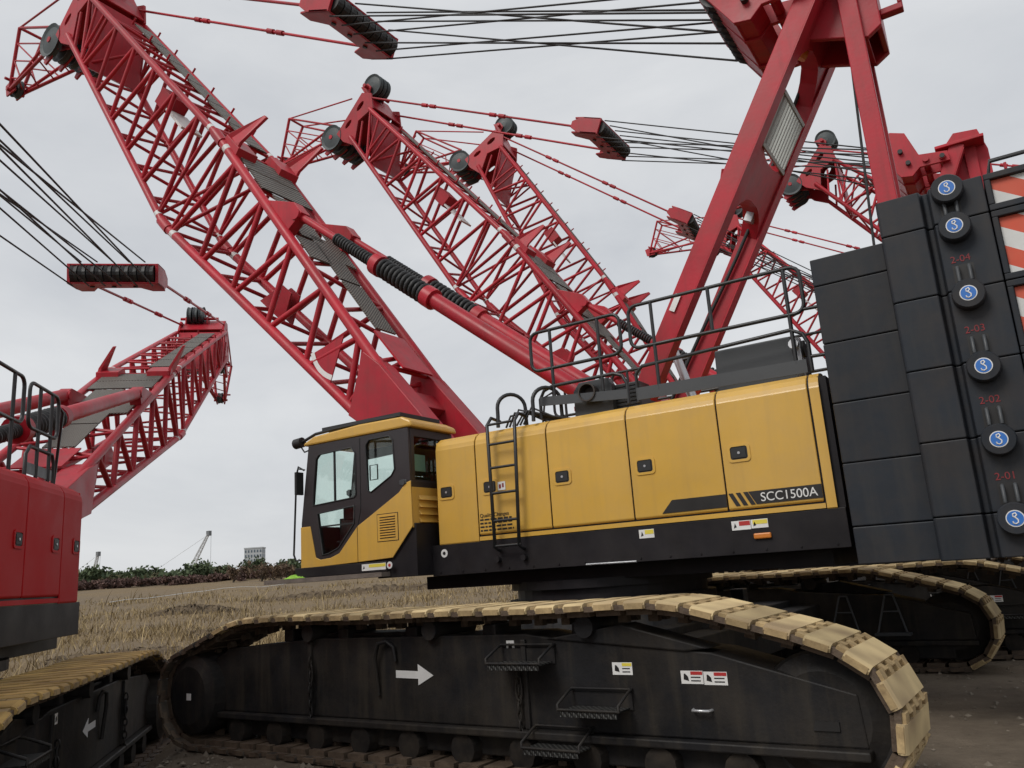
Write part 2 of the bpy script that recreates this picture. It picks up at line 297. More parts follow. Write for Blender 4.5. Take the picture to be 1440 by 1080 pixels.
# ------------------------------------------------------------------ crane builder
PIV = Vector((-0.1, 1.4, 2.75)); HW = 0.7
def tA(s): return -0.55-(s-2.15)*0.1245 if s < 8.75 else -1.37+(s-8.75)*0.1193
def tB(s): return 0.18+(s-2.0)*0.0705 if s < 8.76 else 0.66-(s-8.76)*0.0190
def bpt(s, t, w): return Vector((s, w, t))         # boom local; w>0 is the cab side
def boom_matrix(ang, q=1.0):
    b = ang; sx = Vector((-math.cos(b), 0, math.sin(b))); tz = Vector((math.sin(b), 0, math.cos(b))); wy = Vector((0, -1, 0))
    p = PIV-O
    return Matrix(((sx.x, wy.x, tz.x, p.x), (sx.y, wy.y, tz.y, p.y), (sx.z, wy.z, tz.z, p.z), (0, 0, 0, 1))) @ Matrix.Diagonal((1, 1, q, 1))
def lacing(parent, s0, s1, n, r1, r2, wfun):
    ds = (s1-s0)/n
    def P(ch, s):
        w = wfun(s); return {'A': (s, w, tA(s)), 'B': (s, w, tB(s)), 'C': (s, -w, tB(s)), 'D': (s, -w, tA(s))}[ch]
    for (a, b, r) in (('A', 'B', r1), ('D', 'C', r1), ('B', 'C', r2), ('D', 'A', r2)):
        for i in range(n):
            m = s0+ds*(i+0.5)
            if a in 'AD' and b in 'BC':
                rod('brace', P(a, s0+ds*i), P(b, m), r, RED, parent, 8); rod('brace', P(b, m), P(a, s0+ds*(i+1)-0.08), r, RED, parent, 8)
            else:
                rod('brace', P(a, s0+ds*i+0.05), P(b, m), r, RED, parent, 8); rod('brace', P(b, m), P(a, s0+ds*(i+1)-0.05), r, RED, parent, 8)
    for s in (s0, s1):
        for a, b in (('A', 'B'), ('D', 'C'), ('B', 'C'), ('A', 'D'), ('A', 'C')):
            rod('brace', P(a, s), P(b, s), r2, RED, parent, 8)
def sheave(m, c, axis, r, wd):
    m.disc(c, axis, [(r*0.25, -wd), (r*0.35, -wd*0.9), (r*0.8, -wd*0.45), (r, -wd*0.9), (r*0.9, -0.1*wd), (r*0.9, 0.1*wd), (r, wd*0.9), (r*0.8, wd*0.45), (r*0.35, wd*0.9), (r*0.25, wd)], 24)
def build_boom(root, ang, q, lod):
    mw = boom_matrix(ang, q); wf = lambda s: HW
    def foot(m):
        for sg in (-1, 1):
            w0, w1 = sg*0.42, sg*0.80
            poly = [(-0.22, -0.2), (-0.22, 0.2), (0.3, 0.28), (2.35, 0.27), (2.75, 0.20), (2.25, -0.64), (1.9, -0.55), (0.3, -0.25)]
            m.prism(poly, lambda a, b, t: (a, t, b), w0, w1)
            m.tube((0, sg*0.36, 0), (0, sg*0.86, 0), 0.17, 16)
            m.prism([(2.0, -0.52), (2.0, 0.2), (2.9, 0.2), (2.5, -0.3)], lambda a, b, t: (a, t, b), sg*0.66, sg*0.72)
        m.box(1.75, 2.1, -0.42, 0.42, -0.45, 0.10)
    base = part('boom_base_section', 0, foot, RED, root, 0.012, mw, None)
    for ch in 'ABCD':
        w = HW if ch in 'AB' else -HW; tf = tA if ch in 'AD' else tB
        rod('chord', (1.9, w, tf(1.9)), (8.66, w, tf(8.66)), 0.085, RED, base, 14)
        for ss in (8.5,):
            rod('pin_joint', (ss, w, tf(ss)), (ss+0.36, w, tf(ss+0.36)), 0.105, RED, base, 12)
        rod('marking_band', (8.22, w, tf(8.22)), (8.34, w, tf(8.34)), 0.087, STW, base, 12)
    lacing(base, 2.45, 8.45, 5, 0.050, 0.038, wf)
    # walkway panels on the upper face
    for (a, b, w0, w1) in ((7.62, 8.2, -0.6, 0.6), (7.0, 7.58, -0.6, 0.6), (5.0, 5.6, 0.12, 0.6), (5.7, 6.9, -0.12, 0.42), (5.2, 6.4, -0.6, -0.3), (4.6, 5.85, -0.3, 0.18), (3.35, 4.55, -0.3, 0.18)):
        m = lambda mb, a=a, b=b, w0=w0, w1=w1: mb._add([(a, w0, tB(a)+.09), (b, w0, tB(b)+.09), (b, w1, tB(b)+.09), (a, w1, tB(a)+.09), (a, w0, tB(a)+.06), (b, w0, tB(b)+.06), (b, w1, tB(b)+.06), (a, w1, tB(a)+.06)], [(0,1,2,3),(7,6,5,4),(0,4,5,1),(1,5,6,2),(2,6,7,3),(3,7,4,0)])
        part('walkway_panel', (a, w0), m, GRT, base, org=None)
    part('cover_plate', 0, lambda m: m._add([(2.35, -.42, .33), (3.25, -.42, .36), (3.25, .3, .36), (2.35, .3, .33), (2.35, -.42, .30), (3.25, -.42, .33), (3.25, .3, .33), (2.35, .3, .30)], [(0,1,2,3),(7,6,5,4),(0,4,5,1),(1,5,6,2),(2,6,7,3),(3,7,4,0)]), RED, base, org=None)
    for sg in (1, -1):   # rope guide horns and the lugs that take the backstop struts
        def horn(m, sg=sg):
            w = sg*HW
            m.prism([(8.0, 0.62), (8.45, 0.62), (8.5, 0.85), (8.32, 1.5), (8.24, 1.5), (8.1, 0.9)], lambda a, b, t: (a, w+(t if sg > 0 else t)-max(0, b-0.8)*0.45, b), -0.03, 0.03)
            m.prism([(7.95, 0.6), (8.55, 0.6), (8.5, 0.82), (8.0, 0.82)], lambda a, b, t: (a, w-sg*0.2+t, b), -0.22, 0.22)
        part('guide_horn', sg, horn, RED, base, 0.008, org=None)
        part('strut_lug', sg, lambda m, sg=sg: (m.prism([(5.70, 0.42), (6.75, 0.47), (5.95, 0.92), (5.66, 0.9)], lambda a, b, t: (a, sg*0.62+t, b), -0.10, 0.10), m.tube((5.75, sg*.62-.13, .80), (5.75, sg*.62+.13, .80), .10, 12)), RED, base, 0.008, org=None)
        part('gusset_plate', sg, lambda m, sg=sg: m.prism([(5.2, tA(5.2)), (6.0, tA(6.0)), (5.75, tA(5.7)+0.5), (5.45, tA(5.4)+0.5)], lambda a, b, t: (a, -sg*0.1+t, b), -0.015, 0.015), RED, base, org=None)
    part('angle_indicator', 0, lambda m: (m.prism([(3.3, 0.1), (3.62, -0.55), (2.95, -0.6)], lambda a, b, t: (a, HW+0.02+t, b), 0, 0.02)), RED, base, org=None)
    def dial(m):
        n = 12
        for i in range(n):
            a0 = R(-118+56*i/n); a1 = R(-118+56*(i+1)/n)
            m._add([(3.3+.62*math.cos(a0), HW+.045, .08+.62*math.sin(a0)), (3.3+.62*math.cos(a1), HW+.045, .08+.62*math.sin(a1)), (3.3+.70*math.cos(a1), HW+.045, .08+.70*math.sin(a1)), (3.3+.70*math.cos(a0), HW+.045, .08+.70*math.sin(a0))], [(0,1,2,3)])
    part('indicator_scale', 0, dial, WHT, base, org=None)
    # ---- top section
    def head(m):
        for sg in (-1, 1):
            m.plate([(15.45, -0.64), (15.95, -0.82), (16.38, -0.80), (16.50, 0.72), (16.15, 0.92), (15.72, 0.62), (15.92, 0.0)],
                    [[(16.20+0.07*math.cos(k*.785), -0.30+0.17*math.sin(k*.785)) for k in range(8)], [(16.22+0.08*math.cos(k*.785), 0.38+0.19*math.sin(k*.785)) for k in range(8)]],
                    lambda a, b, t: (a, sg*0.64+t, b), -0.03, 0.03)
            m.prism([(15.9, -.80), (16.3, -.80), (16.62, -1.0), (16.5, -1.16), (16.36, -1.1)], lambda a, b, t: (a, sg*.42+t, b), -.02, .02)
        m.prism([(14.35, -0.66), (14.42, -0.69), (15.75, 0.50), (15.68, 0.54)], lambda a, b, t: (a, t, b), -0.62, 0.62)
        m.box(16.36, 16.42, -0.61, 0.61, -0.75, 0.70)
        m.prism([(15.75, 0.62), (16.7, 0.80), (16.7, 0.84), (15.75, 0.66)], lambda a, b, t: (a, t, b), -0.6, 0.6)
        m.tube((16.5, -0.68, -1.0), (16.5, 0.66, -1.0), 0.05, 12); m.tube((16.55, -0.4, 0.95), (16.55, 0.72, 0.95), 0.06, 12)
        m.prism([(16.3, 0.8), (16.8, 0.8), (16.65, 1.05), (16.45, 1.05)], lambda a, b, t: (a, t, b), 0.52, 0.56); m.prism([(16.3, 0.8), (16.8, 0.8), (16.65, 1.05), (16.45, 1.05)], lambda a, b, t: (a, t, b), -0.1, -0.06)
        for w in (-.6, -.2, .2, .55): m.prism([(16.1, -1.0), (16.3, -1.55), (16.42, -1.55), (16.5, -1.0)], lambda a, b, t: (a, t, b), w, w+0.05)
    top = part('boom_top_section', 0, head, RED, root, 0.008, mw, None)
    for ch in 'ABCD':
        w = HW if ch in 'AB' else -HW; tf = tA if ch in 'AD' else tB
        rod('chord', (8.82, w, tf(8.82)), (15.75, w, tf(15.75)), 0.072, RED, top, 14)
        rod('marking_band', (9.0, w, tf(9.0)), (9.1, w, tf(9.1)), 0.074, STW, top, 12)
    lacing(top, 9.05, 14.5, 5, 0.046, 0.035, wf)
    for w in (HW, -HW):
        for e in (14.6, 15.1, 15.6): rod('brace', (14.6 if e > 14.9 else 14.75, w, tA(14.65)), (e+.1, w, tB(e+.1)), .036, RED, top, 8)
        rod('brace', (15.15, w, tA(15.15)), (15.7, w, .1), .036, RED, top, 8)
    for i in range(6):
        a = 8.95+i*1.02; b = a+0.97
        part('walkway_panel', ('t', i), lambda m, a=a, b=b: m._add([(a, -.52, tB(a)+.08), (b, -.52, tB(b)+.08), (b, -.10, tB(b)+.08), (a, -.10, tB(a)+.08), (a, -.52, tB(a)+.05), (b, -.52, tB(b)+.05), (b, -.10, tB(b)+.05), (a, -.10, tB(a)+.05)], [(0,1,2,3),(7,6,5,4),(0,4,5,1),(1,5,6,2),(2,6,7,3),(3,7,4,0)]), GRT, top, org=None)
        for w in (-.70, -.06):
            rod('lifeline_post', (b, w, tB(b)+.02), (b, w, tB(b)+.19), 0.022, RED, top, 6)
    part('equipment_box', 0, lambda m: m.box(11.6, 12.1, -.25, .2, -.12, .25), RED, top, 0.01, org=None)
    part('pale_panel', 0, lambda m: m.box(10.75, 11.58, -.3, .2, -.05, .0), WHT, top, org=None)
    for i in range(5):
        part('sheave', ('lo', i), lambda m, i=i: (sheave(m, (16.5, .62-i*.27, -1.0), (0, 1, 0), .42, .07), setattr(m, 'mi', 1), m.tube((16.5, .60-i*.27, -1.0), (16.5, .71-i*.27, -1.0), .07, 10)), [SHV, RED], top, org=None)
    for i in range(3):
        part('sheave', ('hi', i), lambda m, i=i: sheave(m, (16.55, .42-i*.17, 1.1), (0, 1, 0), .36, .07), SHV, top, org=None)
    # ---- tip jib
    P, Q, R1, R2 = (19.2, -1.72), (18.45, -3.15), (16.9, -1.32), (17.0, -.72)
    def tip(m):
        for sg in (-1, 1): m.prism([(18.2, -3.0), (18.45, -3.35), (18.75, -3.2), (18.6, -2.85)], lambda a, b, t: (a, sg*.12+t, b), -.02, .02)
        m.tube((18.45, -.22, -3.15), (18.45, .22, -3.15), .05, 8); m.tube((18.62, -.3, -2.95), (18.62, .3, -2.95), .04, 8)
    jib = part('tip_jib', 0, tip, RED, root, 0, mw, None)
    def JP(p, w): return (p[0], w, p[1])
    for sg in (-1, 1):
        wa, wq = sg*.42, sg*.14
        for p, w1, q, w2, r in ((R1, wa, Q, wq, .045), (R2, wa, Q, wq, .04), (P, sg*.3, Q, wq, .045), (R2, wa, P, sg*.3, .035)):
            rod('jib_tube', JP(p, w1), JP(q, w2), r, RED, jib, 8)
        for k in range(3):
            u = (k+.3)/3.6; v = (k+.9)/3.6
            a = Vector(JP(R1, wa)).lerp(Vector(JP(Q, wq)), u); b = Vector(JP(P, sg*.3)).lerp(Vector(JP(Q, wq)), v); c = Vector(JP(R2, wa)).lerp(Vector(JP(Q, wq)), v)
            rod('jib_brace', a, c, .022, RED, jib, 6); rod('jib_brace', c, b, .022, RED, jib, 6); rod('jib_brace', b, Vector(JP(R2, wa)).lerp(Vector(JP(Q, wq)), min(1, v+.25)), .022, RED, jib, 6)
        rod('jib_pendant', JP(P, sg*.3), (16.8, sg*.6, .35), .025, RED, jib, 6)
    for k in range(4):
        u = k/4; rod('jib_brace', Vector(JP(R1, .42)).lerp(Vector(JP(Q, .14)), u), Vector(JP(R1, -.42)).lerp(Vector(JP(Q, -.14)), u+.2), .02, RED, jib, 6)
    rod('jib_brace', JP(P, .3), JP(P, -.3), .04, RED, jib, 8)
    part('sheave', 'jib', lambda m: sheave(m, (18.45, 0, -3.05), (0, 1, 0), .25, .07), SHV, jib, org=None)
    return mw
def boom_world(mw, s, t, w): return mw @ Vector((s, w, t))     # root-local

def build_rigging(root, mw, mast_top, frac, drop):
    """pendants, bridle and ropes between the boom head and the mast head (all in root coordinates)"""
    tipc = boom_world(mw, 16.3, .72, 0); head = Vector(mast_top)-O
    lineT = head-tipc; B = tipc + lineT*frac; B.z -= drop
    ax = (head-B).normalized(); yv = Vector((0, 1, 0)); zv = ax.cross(yv).normalized()
    if zv.z < 0: zv = -zv
    M = Matrix(((ax.x, yv.x, zv.x, B.x), (ax.y, yv.y, zv.y, B.y), (ax.z, yv.z, zv.z, B.z), (0, 0, 0, 1)))
    def body(m):
        pl = [(-.62, -.80), (-.35, -.84), (.12, -.84), (.12, .84), (-.35, .84), (-.62, .80), (-.62, .56), (-.30, .40), (-.30, -.40), (-.62, -.56)]
        for z in (-.25, .21): m.prism(pl, lambda a, b, t: (a, b, t), z, z+.045)
        for y in (-.84, .78): m.prism([(-.66, -.1), (-.42, -.25), (.14, -.25), (.14, .25), (-.42, .25), (-.66, .1)], lambda a, b, t: (a, t, b), y, y+.06)
        for y in (-.3, .25): m.box(-.28, .1, y, y+.05, -.21, .21)
    br = part('bridle', 0, body, RED, root, 0.008, M @ Matrix.Diagonal((1, 1, .8, 1)), None)
    for i in range(10):
        part('sheave', ('br', i), lambda m, i=i: m.disc((.02, -.70+i*.155, 0), (0, 1, 0), [(.06, -.066), (.235, -.066), (.215, 0), (.235, .066), (.06, .066)], 18), RUB, br, org=None)
    for y in (-.45, -.05, .35): part('pin_head', y, lambda m, y=y: m.tube((-.12, y, -.28), (-.12, y, -.25), .045, 10), RUB, br, org=None)
    for sg in (1, -1):
        p = boom_world(mw, 16.2, .75, sg*.62); q = M @ Vector((-.6, -sg*.70, 0)); d = (q-p)
        pe = rod('pendant', p, q, .030, RED, root, 8)
        L = d.length; n = max(2, round(L/2.6))
        for k in range(1, n):
            for e in (-.16, .16):
                c = p + d*(k/n) + d.normalized()*e; dd = d.normalized()*.10
                rod('coupling', c-dd, c+dd, .058, RED, root, 8)
    # ropes
    for i in range(11):
        y0 = -.74+i*.147; y1 = -.62+i*.124 + (.05 if i % 2 else -.04); z0 = .24 if i % 2 else -.24; z1 = (.28 if (i % 3) else -.26)
        rod('rope', M @ Vector((.1, y0, z0)), head + Vector((-1.45, y1, .42+z1*.9)), .0145, ROPE, root, 6)

def build_mast(root, full, top):
    hx, hy, hz = top     # mast head, default (5.4,1.4,8.0)
    bx, bz = 2.14, 2.9; D = Vector((hx-.12-bx, 0, hz+.22-bz)); L = D.length; D.normalize()
    def mid(m):
        for y in (1.05, 1.68):
            m.prism([(hx-.50, hz-.45), (hx-.45, hz+.25), (hx-.15, hz+.60), (hx+.25, hz+.55), (hx+.36, hz+.1), (hx+.36, hz-.62), (hx+.20, hz-.72), (hx-.05, hz-.62)], lambda a, b, t: (a, t, b), y, y+.07)
        m.prism([(hx+.30, hz-.62), (hx+.36, hz-.62), (hx+.36, hz+.1), (hx+.30, hz+.1)], lambda a, b, t: (a, t, b), 1.12, 1.68)
        m.prism([(hx-.05, hz-.62), (hx+.20, hz-.72), (hx+.20, hz-.68), (hx-.05, hz-.58)], lambda a, b, t: (a, t, b), 1.12, 1.68)
        m.box(hx+.36, hx+.60, 1.2, 1.32, hz-.42, hz-.34); m.box(hx+.55, hx+.60, 1.2, 1.32, hz-.34, hz-.2)
    ms = part('mast', top, mid, RED, root, 0.012)
    up = D.cross(Vector((0, 1, 0))).normalized()
    for k, y in enumerate((.80, 2.0)):
        part('leg', (top, k), lambda m, y=y: m.bar(Vector((bx, y, bz)), Vector((bx, y, bz))+D*L, .25, .16, (0, 1, 0)), RED, ms, 0.012)
        part('leg_flange', (top, k), lambda m, y=y: (m.bar(Vector((bx, y, bz))-up*.13, Vector((bx, y, bz))+D*L*.99-up*.13, .016, .19, (0, 1, 0))), RED, ms)
    part('mast_cap', top, lambda m: m.box(hx-.5, hx+.32, .66, 2.14, hz+.20, hz+.26), RED, ms, 0.01)
    b3 = Vector((bx, 1.4, bz))
    def web_poly(f0, f1, c0, c1):    # plate between the legs with coved lower / upper edges
        out = []
        for k in range(9):
            t = -1+2*k/8; out.append((L*f0+c0*(abs(t)**3), t*.52))
        for k in range(9):
            t = 1-2*k/8; out.append((L*f1+c1*(abs(t)**3), t*.52))
        return out
    for k, (f0, f1, c0, c1) in enumerate(((.565, .645, -.30, .22), (.875, 1.0, -.42, 0))):
        part('cross_web', (top, k), lambda m, f0=f0, f1=f1, c0=c0, c1=c1: m.prism(web_poly(f0, f1, c0, c1), lambda a, b, t: b3+D*a+Vector((0, b, 0))+up*t, -.11, .11), RED, ms)
    def ribs(m):
        for k in range(11):
            y = -.46+k*.092; m.bar(b3+D*(L*.66)-up*.10+Vector((0, y, 0)), b3+D*(L*.765)-up*.10+Vector((0, y, 0)), .03, .045, up)
        for fr in (.66, .765): m.bar(b3+D*(L*fr)-up*.12+Vector((0, -.48, 0)), b3+D*(L*fr)-up*.12+Vector((0, .48, 0)), .04, .03, up)
    part('rope_guard_ribs', top, ribs, mat('galvanised', (0.36, 0.38, 0.36), 0.5, metal=0.3, var=0.15), ms)
    part('hose', top, lambda m: m.path([b3+D*(L*t)+up*(.06+.04*math.sin(t*9))+Vector((0, .47, 0)) for t in np.linspace(.1, .9, 14)], .024, 6), RUB, ms)
    part('hose_clamp', top, lambda m: m.bar(b3+D*(L*.54)+Vector((0, .32, 0)), b3+D*(L*.56)+Vector((0, .32, 0)), .12, .1), STEEL, ms)
    part('amber_beacon', top, lambda m: m.disc(b3+D*(L*.865)+Vector((0, -.1, 0)), D, [(.05, -.05), (.06, 0), (.05, .06), (.02, .09)], 12), ORG, ms)
    if full: part('leg_label', top, lambda m: m.bar(Vector((bx, .697, bz))+D*(L*.30)+up*.04, Vector((bx, .697, bz))+D*(L*.335)+up*.04, .07, .004, (0, 1, 0)), WHT, ms)
    for k, y in enumerate((1.02, 1.78)):
        part('backstay', (top, k), lambda m, y=y: m.bar((hx+.10, y, 4.3), (hx+.06, y, hz+.2), .20, .10, (0, 1, 0)), RED, ms, 0.01)
    part('wire', top, lambda m: m.tube((hx-.22, 1.4, 3.6), (hx-.02, 1.4, hz-.3), .016, 6), ROPE, ms)
    def eq(m):
        for y in (.62, 1.06, 1.70, 2.12):
            m.prism([(hx-1.62, hz+.62), (hx-1.2, hz+.80), (hx-.95, hz+.70), (hx-.78, hz+.18), (hx-.30, hz+.10), (hx-.28, hz-.10), (hx-.80, hz-.08), (hx-.95, hz-.22), (hx-1.15, hz-.18)], lambda a, b, t: (a, t, b), y, y+.06)
        m.prism([(hx-1.61, hz+.60), (hx-1.14, hz-.17), (hx-1.11, hz-.16), (hx-1.58, hz+.61)], lambda a, b, t: (a, t, b), .66, 2.14)
        m.prism([(hx-.80, hz-.04), (hx-.95, hz-.19), (hx-1.14, hz-.15), (hx-1.13, hz-.12)], lambda a, b, t: (a, t, b), .66, 2.14)
        for px, pz in ((hx-.40, hz+.0), (hx-.68, hz+.04)): m.tube((px, .56, pz), (px, 2.24, pz), .06, 12)
    part('equaliser', top, eq, RED, ms, 0.008)
    for i in range(9):
        part('sheave', ('eq', top, i), lambda m, i=i: m.disc((hx-1.28, .74+i*.165, hz+.42), (0, 1, 0), [(.06, -.05), (.25, -.05), (.22, 0), (.25, .05), (.06, .05)], 16), RUB, ms)
    for y in (.54, 2.2):
        for px, pz in ((hx-.40, hz), (hx-.98, hz+.05), (hx-1.08, hz+.32)):
            part('pin_head', (top, y, px), lambda m, y=y, px=px, pz=pz: m.tube((px, y, pz), (px, y+.08, pz), .045, 10), RUB, ms)

def build_backstop(root, mw, flip=False):
    for sg in (1, -1):
        p = boom_world(mw, 5.75, .80, sg*.62); yv = p.y
        q = Vector((2.2, 0, 3.4))-O; q.y = yv; 
        if flip: p, q = q, p
        d = q-p; L = d.length; u = d/L
        st = rod('backstop_strut', p, p+u*L*.30, .062, RED, root, 12)
        # tube, springs and collars are laid in the strut's own frame
        inv = st.matrix_basis.inverted()
        def sub(name, a, b, r, mt, n=14):
            o = rod(name, p+u*L*a, p+u*L*b, r, mt, None, n); o.parent = st; o.matrix_basis = inv @ o.matrix_basis
        sub('thrust_tube', .49, 1.0, .115, RED, 16)
        def coil(name, a, b, r, wr, turns):
            def mk():
                m = MB(); N = turns*12; Lc = 1.0
                m.path([(math.cos(2*math.pi*i/12)*1, math.sin(2*math.pi*i/12)*1, i/N) for i in range(N+1)], wr, 6); return None
            me = cached(('coil', name, round(L*(b-a), 3), r), lambda: coil_mesh(L*(b-a), r, wr, turns))
            mwc = Matrix.Translation(p+u*L*a) @ u.to_track_quat('Z', 'Y').to_matrix().to_4x4()
            o = ob(name, me, st); o.matrix_basis = inv @ mwc
        coil('thin_spring', .15, .30, .075, .026, 16); coil('thick_spring', .325, .475, .125, .036, 11)
        sub('collar', .30, .322, .17, RED, 18); sub('collar', .475, .50, .16, RED, 18); sub('spring_core', .32, .48, .09, RUB, 12)
def coil_mesh(L, r, wr, turns):
    m = MB(); N = turns*14
    m.path([(math.cos(2*math.pi*i/14)*r, math.sin(2*math.pi*i/14)*r, L*i/N) for i in range(N+1)], wr, 6); return m.mesh(RUB)

def track_path():
    pts = []
    c = (3.32, .56); Rr = .53; cl = (-3.42, .575); Rl = .545
    pts.append((cl[0], .03)); pts.append((c[0], .03))
    for a in range(-80, 56, 9): pts.append((c[0]+Rr*math.cos(R(a)), c[1]+Rr*math.sin(R(a))))
    pts += [(3.30, 1.11), (2.88, 1.225), (2.42, 1.345), (2.2, 1.362), (1.2, 1.345), (0.2, 1.352), (-.8, 1.345), (-1.9, 1.36), (-2.50, 1.345), (-2.75, 1.30)]
    for a in range(138, 270, 11): pts.append((cl[0]+Rl*math.cos(R(a)), cl[1]+Rl*math.sin(R(a))))
    P = [Vector((a, b)) for a, b in pts]; seg = [(P[(i+1) % len(P)]-P[i]).length for i in range(len(P))]; tot = sum(seg)
    n = round(tot/.265); res = []
    for k in range(n):
        t = tot*k/n; i = 0
        while t > seg[i]: t -= seg[i]; i += 1
        a = P[i]; b = P[(i+1) % len(P)]; p = a.lerp(b, t/seg[i])
        t2 = (tot*(k+1)/n) % tot; j = 0
        while t2 > seg[j]: t2 -= seg[j]; j += 1
        p2 = P[j].lerp(P[(j+1) % len(P)], t2/seg[j]); res.append((p, p2))
    return res
TP = track_path(); SHW = .86
def shoe_mesh(mt):
    def mk():
        m = MB(); h = SHW/2
        # local x along travel (pitch .265), y across, z outwards
        m.mi = 0
        prof = [(-h, -.035), (-h-.012, -.01), (-h, .012), (-h+.03, .024), (h-.03, .024), (h, .012), (h+.012, -.01), (h, -.035)]
        m.prism(prof, lambda a, b, t: (t, a, b), .038, .212)
        w7 = (SHW-.03)/7; m.mi = 2
        for y in (-h-.014, h-.012): m.box(.05, .20, y, y+.026, -.036, .006)
        for k in range(7):
            y0 = -h+.015+k*w7
            if k % 2 == 0: m.box(.203, .274, y0+.007, y0+w7-.007, -.03, .020)
            else: m.box(-.018, .047, y0+.007, y0+w7-.007, -.03, .020)
        m.mi = 1
        m.box(.03, .24, -.34, .34, -.085, -.03); m.box(.09, .17, -.12, -.05, -.15, -.08); m.box(.09, .17, .05, .12, -.15, -.08)
        for y in (-h+.01, h-.06): m.box(.16, .30, y, y+.05, -.045, -.004)
        return m.mesh([mt, SHOB, SHOB if mt is SHOS else SHOF])
    return cached(('shoe', mt.name), mk)
FRAME_POLY = [(-3.30, .40), (-3.32, .86), (-2.95, 1.04), (-1.55, 1.13), (1.0, 1.14), (1.3, 1.10), (2.6, .99), (3.56, .73), (3.58, .40)]
def build_track(root, side, ty, outer, mt, full, shift, so):
    """side -1 = cab side; built in undercarriage coordinates, outer face towards side"""
    T = Matrix.Rotation(-ty, 4, 'Z') @ Matrix.Translation((shift, 0, 0))
    cy = side*(outer-SHW/2); fo = side*(outer-.20); fi = side*(outer-SHW+.14)
    def fr(m):
        m.prism(FRAME_POLY, lambda a, b, t: (a, t, b), fo, fi)
        m.box(-3.30, 3.60, fo+side*.075, fi-side*.05, .335, .397)
        m.box(-3.05, 3.3, fo-side*.06, fi+side*.06, .16, .336)
        for lx in (-1.62, .98): m.box(lx-.025, lx+.025, fo+side*.03, fo-side*.05, .398, 1.10)
        m.prism([(-1.55, 1.131), (-.2, 1.131), (-.35, 1.17), (-1.5, 1.17)], lambda a, b, t: (a, t, b), fo-side*.1, fi+side*.1)
        for lx in (-2.0, -1.2, -.3, .6, 1.5): m.box(lx-.07, lx+.07, cy-.2, cy+.2, 1.1, 1.22)
        m.prism([(1.2, 1.10), (1.9, 1.20), (2.6, 1.02), (2.4, 1.0)], lambda a, b, t: (a, t, b), fo+side*.02, fo-side*.25)
    tr = part('crawler_track', ('fr', side, outer), fr, TRK, root, 0.012, T, org=None)
    sm = shoe_mesh(mt); smd = shoe_mesh(SHOS)
    for p, p2 in TP:
        d = (p2-p); a = math.atan2(d.y, d.x)
        # path runs counter-clockwise in (l,z): outward normal is to the right of travel
        X = Vector((math.cos(a), 0, math.sin(a))); Zo = Vector((math.sin(a), 0, -math.cos(a))); Y = Zo.cross(X)
        M = Matrix(((X.x, Y.x, Zo.x, p.x), (X.y, Y.y, Zo.y, cy), (X.z, Y.z, Zo.z, p.y), (0, 0, 0, 1)))
        ob('shoe', smd if (p.x < -2.9 or (p.y < .1 and p.x < 3.3)) else sm, tr, M)  # left end and bottom run take the shoe with painted shade
    def wheel(m, lx, h=.36):
        m.disc((lx, cy, .57), (0, 1, 0), [(.12, -h), (.30, -h), (.36, -h+.03), (.41, -h+.05), (.43, -.18), (.43, .18), (.41, h-.05), (.36, h-.03), (.30, h), (.12, h)], 32)
    part('idler_wheel', ('i', side, outer), lambda m: wheel(m, -3.42, .40), TRK, tr, org=None)
    part('drive_sprocket', ('s', side, outer), lambda m: wheel(m, 3.32, .22), TRK, tr, org=None)
    for k in range(10):
        part('track_roller', (side, outer, k), lambda m, k=k: m.disc((-2.75+k*.61, cy, .215), (0, 1, 0), [(.05, -.27), (.125, -.27), (.14, -.16), (.09, -.14), (.09, .14), (.14, .16), (.125, .27), (.05, .27)], 14), ROLL, tr, org=None)
    for k in range(3):
        part('carrier_roller', (side, outer, k), lambda m, k=k: m.tube((-1.6+k*1.6, cy-.3, 1.19), (-1.6+k*1.6, cy+.3, 1.19), .085, 12), TRK, tr, org=None)
    if not full: return tr
    yo = fo+side*.004
    for i, (lx, z) in enumerate(((.76+so, .93), (1.42+so, .60), (1.06+so, .31))):
        def stp(m, lx=lx, z=z):
            w = .52; y1 = fo+side*.07; y2 = fo+side*.25
            for e in (0, w): m.path([(lx+e, fo, z+.13), (lx+e, y1, z+.115), (lx+e, y2, z+.04), (lx+e, y2, z)], .012, 6)
            m.path([(lx, y2, z+.005), (lx+w, y2, z+.005)], .012, 6); m.path([(lx, fo+side*.03, z+.13), (lx+w, fo+side*.03, z+.13)], .010, 6)
            m.box(lx, lx+w, fo, fo+side*.012, z-.02, z+.10)
        s = part('step', (side, outer, i, so), stp, TRK, tr, org=None)
        part('step_tread', (side, outer, i, so), lambda m, lx=lx, z=z: (m.box(lx+.015, lx+.505, fo+side*.03, fo+side*.235, z-.012, z), m.box(lx+.015, lx+.505, fo+side*.235, fo+side*.25, z-.045, z+.004)), GRB, tr, org=None)
    for i, (lx, z0, z1) in enumerate(((-1.58, .92, .34), (.93, .84, .30))):
        def chain(m, lx=lx, z0=z0, z1=z1):
            z = z0; k = 0
            while z > z1:
                pts = []
                for j in range(10):
                    a = 2*math.pi*j/10; u, v = .022*math.cos(a), .045*math.sin(a)
                    pts.append((lx+(u if k % 2 else u*.25)+.008*math.sin(k), fo+side*(.05+(u*.25 if k % 2 else u)), z+v))
                m.path(pts, .0085, 5, closed=True); z -= .068; k += 1
            m.path([(lx+.03*math.cos(a), fo+side*.05, z0-.12+.10*math.sin(a)) for a in np.linspace(0, 2*math.pi, 12)[:-1]], .011, 6, closed=True)
        part('chain', (side, outer, i), chain, TRK, tr, org=None)
